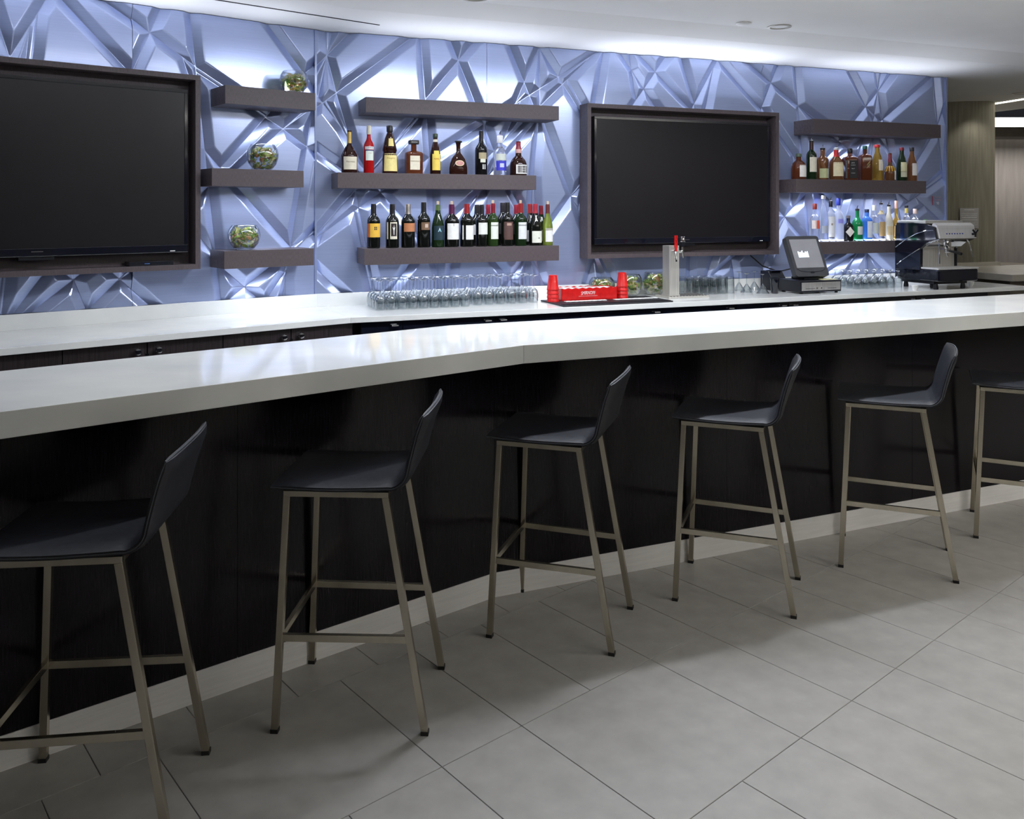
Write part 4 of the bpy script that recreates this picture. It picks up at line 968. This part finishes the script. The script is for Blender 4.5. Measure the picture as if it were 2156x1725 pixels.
# ------------------------------------------------------------------ beer tower on its drip tray
ts, tn = FR.top(1411, 630, BZ)
tray = thing('drip_tray', 'steel drip tray with grate under the beer tower', 'tray', FR.w(ts-.01, tn, BZ), FR.a)
MB().box(0, .36, 0, .20, 0, .016).build('pan', M['steel'], tray, bevel=.002)
for k in range(24): MB().box(.012+k*.0142, .019+k*.0142, .012, .188, .016, .019).build('grate_bar', M['black'] if k % 2 else M['steel'], tray)
tw = thing('beer_tower', 'square brushed steel beer tower with red tap handle', 'beer tap', FR.w(ts+.012, tn-.03, BZ+.019), FR.a)
MB().box(0, .088, 0, .10, 0, .385).build('column', M['steel'], tw, bevel=.003)
MB().box(-.004, .092, -.004, .104, 0, .010).build('base_flange', M['steel'], tw)
MB().tube([(.030, 0, .345), (.030, -.035, .345), (.030, -.045, .33), (.030, -.05, .265)], [.009, .009, .008, .007], 10).build('front_faucet', M['chrome'], tw, smooth=True)
h = MB().box(.018, .027, -.050, -.038, .372, .465).box(.033, .042, -.050, -.038, .372, .465).box(.018, .042, -.050, -.038, .395, .403).box(.018, .042, -.050, -.038, .430, .438).box(.022, .038, -.050, -.038, .345, .380)
h.build('red_handle', M['red'], tw, bevel=.0015)
sf = MB().tube([(.088, .05, .335), (.135, .05, .335), (.150, .05, .345)], .010, 10).tube([(.150, .05, .375), (.150, .05, .33), (.152, .045, .285)], [.010, .011, .007], 10).build('side_faucet', M['chrome'], tw, smooth=True)
MB().lathe([(0, 0), (.010, 0), (.012, .02), (.020, .038), (.0, .039)], 14, (.150, .05, .372)).build('tap_collar', M['black'], tw, smooth=True)
MB().lathe([(0, 0), (.021, 0), (.023, .006), (.019, .024), (.017, .038), (.019, .042), (.0, .045)], 16, (.150, .05, .411)).build('tap_knob', M['chrome'], tw, smooth=True)

# ------------------------------------------------------------------ cash drawer and terminal
ds, dn_ = FR.top(1686, 620, BZ)
dr = thing('cash_drawer', 'black cash drawer with brushed steel front below the terminal', 'cash drawer', FR.w(ds, dn_, BZ), FR.a)
for x in (.03, .385):
    for y in (.03, .25): MB().lathe([(0, 0), (.013, 0), (.013, .012), (0, .012)], 12, (x, y, 0)).build('foot', M['rubber'], dr)
MB().box(0, .415, .004, .30, .012, .105).build('case', M['black'], dr, bevel=.003)
fp = MB().box(.012, .403, 0, .006, .026, .092).build('drawer_front', M['drawer'], dr, bevel=.001)
for x0, x1 in ((.05, .145), (.275, .36)): MB().box(x0, x1, -.001, .001, .040, .043).build('media_slot', M['black'], fp)
for x in (.160, .205):
    mb = MB().lathe([(0, 0), (.008, 0), (.007, .004), (0, .004)], 12); mb.v = [(a+x, -c, b+.045) for a, b, c in mb.v]; mb.build('key_lock', M['chrome'], fp, smooth=True)
tm = thing('pos_terminal', 'charcoal touchscreen sales terminal glowing pale grey', 'terminal', FR.w(ds+.02, dn_-.07, BZ+.1055), FR.a)
MB().box(.09, .29, .02, .18, 0, .020).build('stand_foot', M['black'], tm, bevel=.006)
MB().bar((.19, .12, .015), (.19, .10, .14), .09, .05, (0, 1, 0)).build('stand_neck', M['black'], tm, bevel=.005)
ta = math.radians(24)
hd = bpy.data.objects.new('hinge', None)
def tilt_mb(mb):
    c, s = math.cos(ta), math.sin(ta); mb.v = [(x, y*c+z*s, -y*s+z*c+.030) for x, y, z in mb.v]; return mb
hw, hh_ = .335, .355
def rrect(x0, x1, z0, z1, r, y0, y1, n=5):
    pts = []
    for cx_, cz_, a0 in ((x1-r, z1-r, 0), (x0+r, z1-r, 90), (x0+r, z0+r, 180), (x1-r, z0+r, 270)):
        for k in range(n+1):
            a = math.radians(a0+90*k/n); pts.append((cx_+r*math.cos(a), cz_+r*math.sin(a)))
    m_ = MB(); c = len(pts)
    m_.add([(x, y0, z) for x, z in pts]+[(x, y1, z) for x, z in pts], [tuple(range(c))[::-1], tuple(range(c, 2*c))]+[(i, (i+1) % c, c+(i+1) % c, c+i) for i in range(c)])
    return m_
hs = tilt_mb(rrect(0, hw, 0, hh_, .025, 0, .05)).build('housing', M['posbody'], tm, smooth=True)
tilt_mb(rrect(.028, hw-.028, .075, hh_-.030, .004, -.0015, .001)).build('screen', M['posscreen'], tm)
MBt = MB()
rnd = random.Random(3)
for k in range(10): x = .078+k*.0105; MBt.box(x, x+.0088, -.0026, -.0016, .165, .205+.014*rnd.random()+(.010 if k in (0, 4, 9) else 0))
tilt_mb(MBt).build('screen_words', M['glow'], tm)
mb = rrect(.150, .190, .026, .042, .008, -.002, 0); tilt_mb(mb).build('badge', M['black'], tm)
tilt_mb(MB().tube([(.02, -.001, .07), (.06, -.001, .045), (.12, -.001, .038), (.21, -.001, .038), (.28, -.001, .045), (.315, -.001, .07)], .002, 6)).build('seam_line', M['black'], tm)
pp = MB().box(0, .13, 0, .08, 0, .004).build('note_pad', flat((.80, .76, .42)), None, FR.w(ds+.26, dn_-.03, BZ+.106), FR.a); tag(pp, 'pale yellow paper slips lying on the cash drawer', 'paper')
# black printer, cup and cable behind
ps, pn = FR.top(1600, 612, BZ)
pr = thing('receipt_printer', 'black receipt printer left of the terminal under the television', 'printer', FR.w(FR.plane(1610, 590, .16)[0], .225, BZ), FR.a)
MB().prism_x([(0, 0), (.15, 0), (.15, .16), (.05, .16), (0, .10)], .02, .17).build('case', M['black'], pr, bevel=.006)
MB().box(.04, .15, .03, .10, .157, .166).build('lid', M['gloss'], pr, bevel=.003)
cb = MB().tube([FR.w(FR.plane(x, y, n_)[0], n_, FR.plane(x, y, n_)[1]) for x, y, n_ in ((1580, 538, .035), (1605, 560, .035), (1640, 572, .035), (1665, 566, .035), (1690, 552, .035))], .006, 8).build('power_cable', M['rubber'], None, smooth=True)
tag(cb, 'black cable looping on the wall behind the terminal', 'cable')
ck = thing('tumbler_cup', 'black tumbler cup in front of the printer', 'cup', FR.w(FR.plane(1631, 610, .42)[0], .42, BZ), FR.a)
MB().lathe([(0, .003), (.026, 0), (.028, .004), (.037, .125), (.035, .125), (.027, .008), (0, .008)], 20).build('cup_body', M['gloss'], ck, smooth=True)
MB().lathe([(.0355, .118), (.039, .118), (.039, .126), (.0355, .126)], 20, closed=True).build('rim', M['black'], ck, smooth=True)

# ------------------------------------------------------------------ espresso machine
ES = FR.plane(1966, 600, .675)[0]
em = thing('espresso_machine', 'black and steel espresso machine at the end of the back counter', 'coffee machine', FR.w(ES, .675, BZ), FR.a)
em.scale = (1, .84, 1)
EW = .43
side = [(0, .535), (.10, .555), (.24, .572), (.42, .578), (.47, .570), (.495, .535), (.50, .40), (.50, .07), (.17, .07), (.165, .345), (.09, .395), (-.005, .425), (-.03, .43)]
for x0, x1 in ((0, .03), (EW-.03, EW)): MB().prism_x(side, x0, x1).build('side_panel', M['gloss'], em, bevel=.004)
MB().prism_x([(.02, .53), (.24, .560), (.48, .560), (.48, .075), (.175, .075), (.175, .345), (.06, .41)], .03, EW-.03).build('body', M['steel'], em)
MB().box(.0, EW, .10, .47, .560, .585).build('cup_tray', M['steel'], em, bevel=.003)
fpn = MB().prism_x([(-.045, .435), (-.015, .535), (.05, .560), (.05, .435)], .028, EW+.02).build('front_panel', M['satin'], em, bevel=.003)
MB().prism_x([(-.022, .520), (-.014, .545), (.03, .568), (.03, .545)], .02, EW+.02).build('top_rail', M['satin'], em, bevel=.002)
for k in range(7):
    x = .11+k*.030; MB().box(x, x+.010, -.0385, -.030, .470, .480).build('button', flat((.04, .07, .30)), fpn)
MB().tube([(EW-.02, -.035, .47), (EW-.02, -.075, .475)], .010, 10).build('knob_stem', M['black'], em, smooth=True)
for d in ((-.030, .030), (.030, .030), (0, -.032)): MB().bar((EW-.02, -.070, .478), (EW-.02+d[0], -.070, .478+d[1]), .012, .014).build('steam_knob', M['black'], em, bevel=.002)
MB().prism_x([(-.035, .425), (.06, .40), (.12, .36), (.12, .42), (.05, .437), (-.035, .437)], .03, EW).build('lower_cowl', M['chrome'], em)
MB().lathe([(0, 0), (.030, 0), (.033, .01), (.034, .05), (.028, .075), (0, .075)], 20, (.21, .06, .345)).build('group_head', M['chrome'], em, smooth=True)
pf = MB().lathe([(0, 0), (.024, 0), (.031, .008), (.031, .035), (0, .035)], 20, (.21, .06, .31)).build('portafilter', M['chrome'], em, smooth=True)
MB().tube([(.21, .03, .325), (.215, -.03, .318), (.22, -.10, .305)], [.008, .012, .013], 10).build('handle', M['rubber'], pf, smooth=True)
MB().tube([(.20, .06, .312), (.20, .05, .288), (.20, .045, .278)], .006, 8).build('spout', M['chrome'], pf, smooth=True)
MB().tube([(EW-.06, .0, .43), (EW-.055, -.03, .40), (EW-.035, -.05, .30), (EW-.028, -.055, .275)], [.006, .006, .005, .005], 8).build('steam_wand', M['chrome'], em, smooth=True)
MB().tube([(.06, .02, .42), (.065, .0, .38), (.075, .01, .22)], .006, 8).build('water_wand', M['chrome'], em, smooth=True)
MB().box(.24, .31, .172, .1755, .33, .38).build('rating_plate', flat((.45, .42, .60)), em)
MB().box(.0, EW+.03, -.06, .16, .172, .186).build('drip_grate', M['satin'], em, bevel=.002)
MB().prism([(0, .45), (0, -.05), (.02, -.062), (EW+.01, -.062), (EW+.03, -.05), (EW+.03, .16), (EW, .45)], .070, .172).build('drip_base', M['gloss'], em, bevel=.012)
MB().box(.03, EW-.02, .03, .45, .045, .070).build('chassis', M['black'], em)
for x in (.06, EW-.06):
    for y in (.04, .42): MB().lathe([(0, 0), (.022, 0), (.024, .012), (.016, .05), (0, .05)], 14, (x, y, 0)).build('foot', M['black'], em, smooth=True)
for path in ([(-.003, .0, .505), (-.003, .10, .50), (-.003, .22, .47), (-.003, .36, .415), (-.003, .49, .345)], [(-.003, .17, .345), (-.003, .28, .295), (-.003, .38, .245), (-.003, .47, .195)]):
    MB().tube(path, .0032, 6).build('chrome_trim', M['chrome'], em, smooth=True)
for px_, py_ in ((1926, 612), (2044, 603)):
    s_, n_ = FR.top(px_, py_, BZ)
    t = thing('espresso_cup', 'small white espresso cup ' + ('left of the machine feet' if px_ < 2000 else 'right of the machine feet'), 'cup', FR.w(s_, n_, BZ), FR.a, 'white espresso cups')
    MB().lathe([(0, .003), (.016, 0), (.018, .004), (.028, .045), (.026, .045), (.016, .007), (0, .007)], 18).build('cup_body', M['white'], t, smooth=True)
    MB().tube([(.026, 0, .038), (.038, 0, .034), (.038, 0, .018), (.021, 0, .014)], .0028, 6).build('handle', M['white'], t, smooth=True)

# ------------------------------------------------------------------ ceiling fittings
def downlight(loc, label, lit=True):
    t = thing('downlight', label, 'downlight', loc, 0, 'recessed ceiling downlights')
    MB().lathe([(.062, 0), (.085, 0), (.086, -.004), (.064, -.006)], 28, closed=True).build('trim_ring', M['trimring'], t, smooth=True)
    MB().lathe([(.062, -.002), (.045, .03), (0, .03)], 24).build('reflector', M['trimring'], t, smooth=True)
    MB().lathe([(0, .028), (.028, .028), (.028, .0285), (0, .0285)], 16).build('lamp', M['lampw'], t)
for k, (s, n, e) in enumerate(DOWN):
    downlight(FR.w(s, n, ZF-.001), ['recessed ceiling downlight above the wine bottles', 'recessed ceiling downlight above the right television'][k])
for k, (x, y) in enumerate(ROOM_FILL): downlight(Vector((x, y, ZF-.001)), 'added fill downlight, unseen, over the seating side of the room')
s_, n_ = FR.top(1565, 48, ZF) if False else (0, 0)
t_ = F*(ZF-CH)/(HY-48); sm = thing('smoke_detector', 'small white disc detector on the ceiling', 'detector', ((1565-CX)/F*t_, t_, ZF), 0)
MB().lathe([(0, 0), (.055, 0), (.055, -.006), (.040, -.014), (0, -.016)], 24).build('cover', M['white'], sm, smooth=True)
MB().lathe([(.050, -.0075), (.056, -.0065), (.056, -.0055), (.050, -.0065)], 24, closed=True).build('rim', M['trimring'], sm, smooth=True)
for fr, a, b, lb_ in ((FL, -2.4, 0.6, 'linear ceiling light above the left run of the bar'), (FR, 0.7, 3.15, 'linear ceiling light above the right run of the bar')):
    t = thing('linear_ceiling_light', lb_, 'ceiling light', fr.w(a, NLIN, ZF), fr.a, 'linear lights above the bar')
    MB().box(0, b-a, -.05, .05, -.035, 0).build('channel', M['trimring'], t)
    MB().box(.01, b-a-.01, -.04, .04, -.040, -.035).build('diffuser', M['lamp'], t)
for k, (x, y, z, a, L, eu, ed) in enumerate(FILL_PEND):  # housings for the added fill lights
    t = thing('fill_pendant', 'added unseen fill light hung over the seating side of the room', 'pendant light', (x, y, z), math.radians(a), 'added fill lights')
    MB().box(-L/2, L/2, -.055, .055, -.028, .028).build('housing', M['trimring'], t, bevel=.002)
    for e in (-L/2+.2, L/2-.2): MB().tube([(e, 0, .028), (e, 0, ZF-z)], .002, 6).build('wire', M['chrome'], t)

# ------------------------------------------------------------------ hall beyond the bar
co = MB()
pts = [(5.15, 10.3), (5.20, 10.12), (5.45, 10.02), (5.66, 10.08), (5.72, 10.30), (5.72, 10.8), (5.15, 10.8)]
col_ = MB().prism([(-0.4+4.9, 10.45), (4.95, 10.18), (5.30, 10.02), (5.55, 10.00), (5.68, 10.08), (5.70, 10.35), (5.66, 11.2), (4.5, 11.2)], 0, ZC).build('wall_column', M['olive'], smooth=True); tag(col_, kind='structure')
far = MB().box(5.6, 9.9, 13.2, 13.35, 0, 2.75).build('wall_hall', M['taupe']); tag(far, kind='structure')
MB().box(7.42, 7.46, 13.17, 13.2, 0, 2.6).build('wall_rib', M['taupe'], far)
bk_ = thing('ceiling_bulkhead', 'brown ceiling bulkhead with glowing cove far right', 'bulkhead', (6.0, 11.6, 2.58), 0)
MB().box(.1, 3.8, 0, .5, 0, .13).build('fascia', M['brown'], bk_)
MB().box(.1, 3.8, .12, .16, .13, .27).build('cove_glow', M['lampw'], bk_)
ll = thing('hall_linear_light', 'slim glowing ceiling strip beside the olive column', 'ceiling light', (5.72, 10.30, ZC), math.radians(-78), None)
MB().box(0, 2.6, -.035, .035, -.012, 0).build('diffuser', M['lampw'], ll)
MB().box(-.01, 2.61, -.042, .042, -.006, 0).build('channel', M['trimring'], ll)
area('hall_source', (6.6, 9.6, 2.83), .8, 2.0, 9, WARM)
area('hall_source', (7.4, 12.55, 2.55), 2.6, .3, 26, WARM)  # added fill lamp without a fixture, brightens the far hall wall
spot('column_wash', (5.35, 9.72, 2.85), (5.42, 10.05, 1.4), 9, 90, WARM, .6)
downlight(Vector((5.55, 9.35, ZC-.001)), 'recessed ceiling downlight in front of the olive column')
def sign():
    a = Vector((5.10, 10.085)); t = thing('wall_notice', 'small grey printed notice on the olive column', 'sign', (5.335, 10.005, 1.375), math.radians(-12))
    MB().box(-.10, .10, -.006, 0, 0, .235).build('plate', flat((.50, .49, .48), .5), t)
    rnd = random.Random(5)
    for k, (w, z) in enumerate(((.055, .21), (.085, .165), (.085, .145), (.080, .12), (.085, .095), (.06, .055), (.075, .035))):
        MB().box(-w, w, -.0072, -.006, z, z+(.010 if k in (0, 3) else .006)).build('print_line', flat((.80, .80, .78)), t)
sign()
pl = thing('occupancy_sticker', 'small red lettered sticker on the blue wall end', 'sticker', FR.w(FR.plane(1974, 418, .002)[0], .004, FR.plane(1974, 432, 0)[1]), FR.a)
for body, z, sz, c in (('Maximum', .075, .026, (.42, .25, .30)), ('Occupancy', .050, .024, (.45, .22, .28)), ('90', .016, .040, (.62, .62, .68))):
    v, f = text_verts(body, sz); mb = MB(); mb.add([(x*.8, -.001, z+y) for x, y, zz in v], f); mb.build('lettering', flat(c), pl)
MB().box(-.070, -.060, -.001, 0, .0, .085).build('red_bar', flat((.30, .03, .06)), pl)
# side counter, small table and chair beyond
sd_ = thing('side_counter', 'beige stone side counter beyond the espresso machine', 'counter', (4.95, 8.30, 0), FR.a)
MB().box(-.15, 2.6, 0, 1.05, .90, .965).build('top_slab', M['stone'], sd_, bevel=.003)
MB().box(-.08, 2.5, .08, 1.0, 0, .90).build('base', M['brown'], sd_)
MB().box(-.15, 1.0, 1.05, 1.09, .90, 1.005).build('upstand', M['stone'], sd_)
rt = thing('round_table', 'small dark round table beyond the olive column', 'table', (6.95, 12.0, 0), 0)
MB().lathe([(0, 0), (.33, 0), (.34, .01), (.34, .03), (0, .032)], 32, (0, 0, .80)).build('table_top', M['brown'], rt, smooth=True)
MB().lathe([(0, 0), (.03, 0), (.03, .78), (0, .80)], 14, (0, 0, .01)).build('pedestal', M['black'], rt, smooth=True)
MB().lathe([(0, 0), (.22, 0), (.20, .015), (0, .02)], 24).build('foot_disc', M['black'], rt, smooth=True)
wc = thing('wall_switch', 'pale double switch plate on the far hall wall', 'switch', (7.30, 13.2, 1.16), 0)
MB().box(-.04, .04, -.012, 0, 0, .12).build('plate', M['white'], wc, bevel=.002)
for z in (.03, .075): MB().box(-.012, .012, -.016, -.012, z-.012, z+.012).build('toggle', M['trimring'], wc)
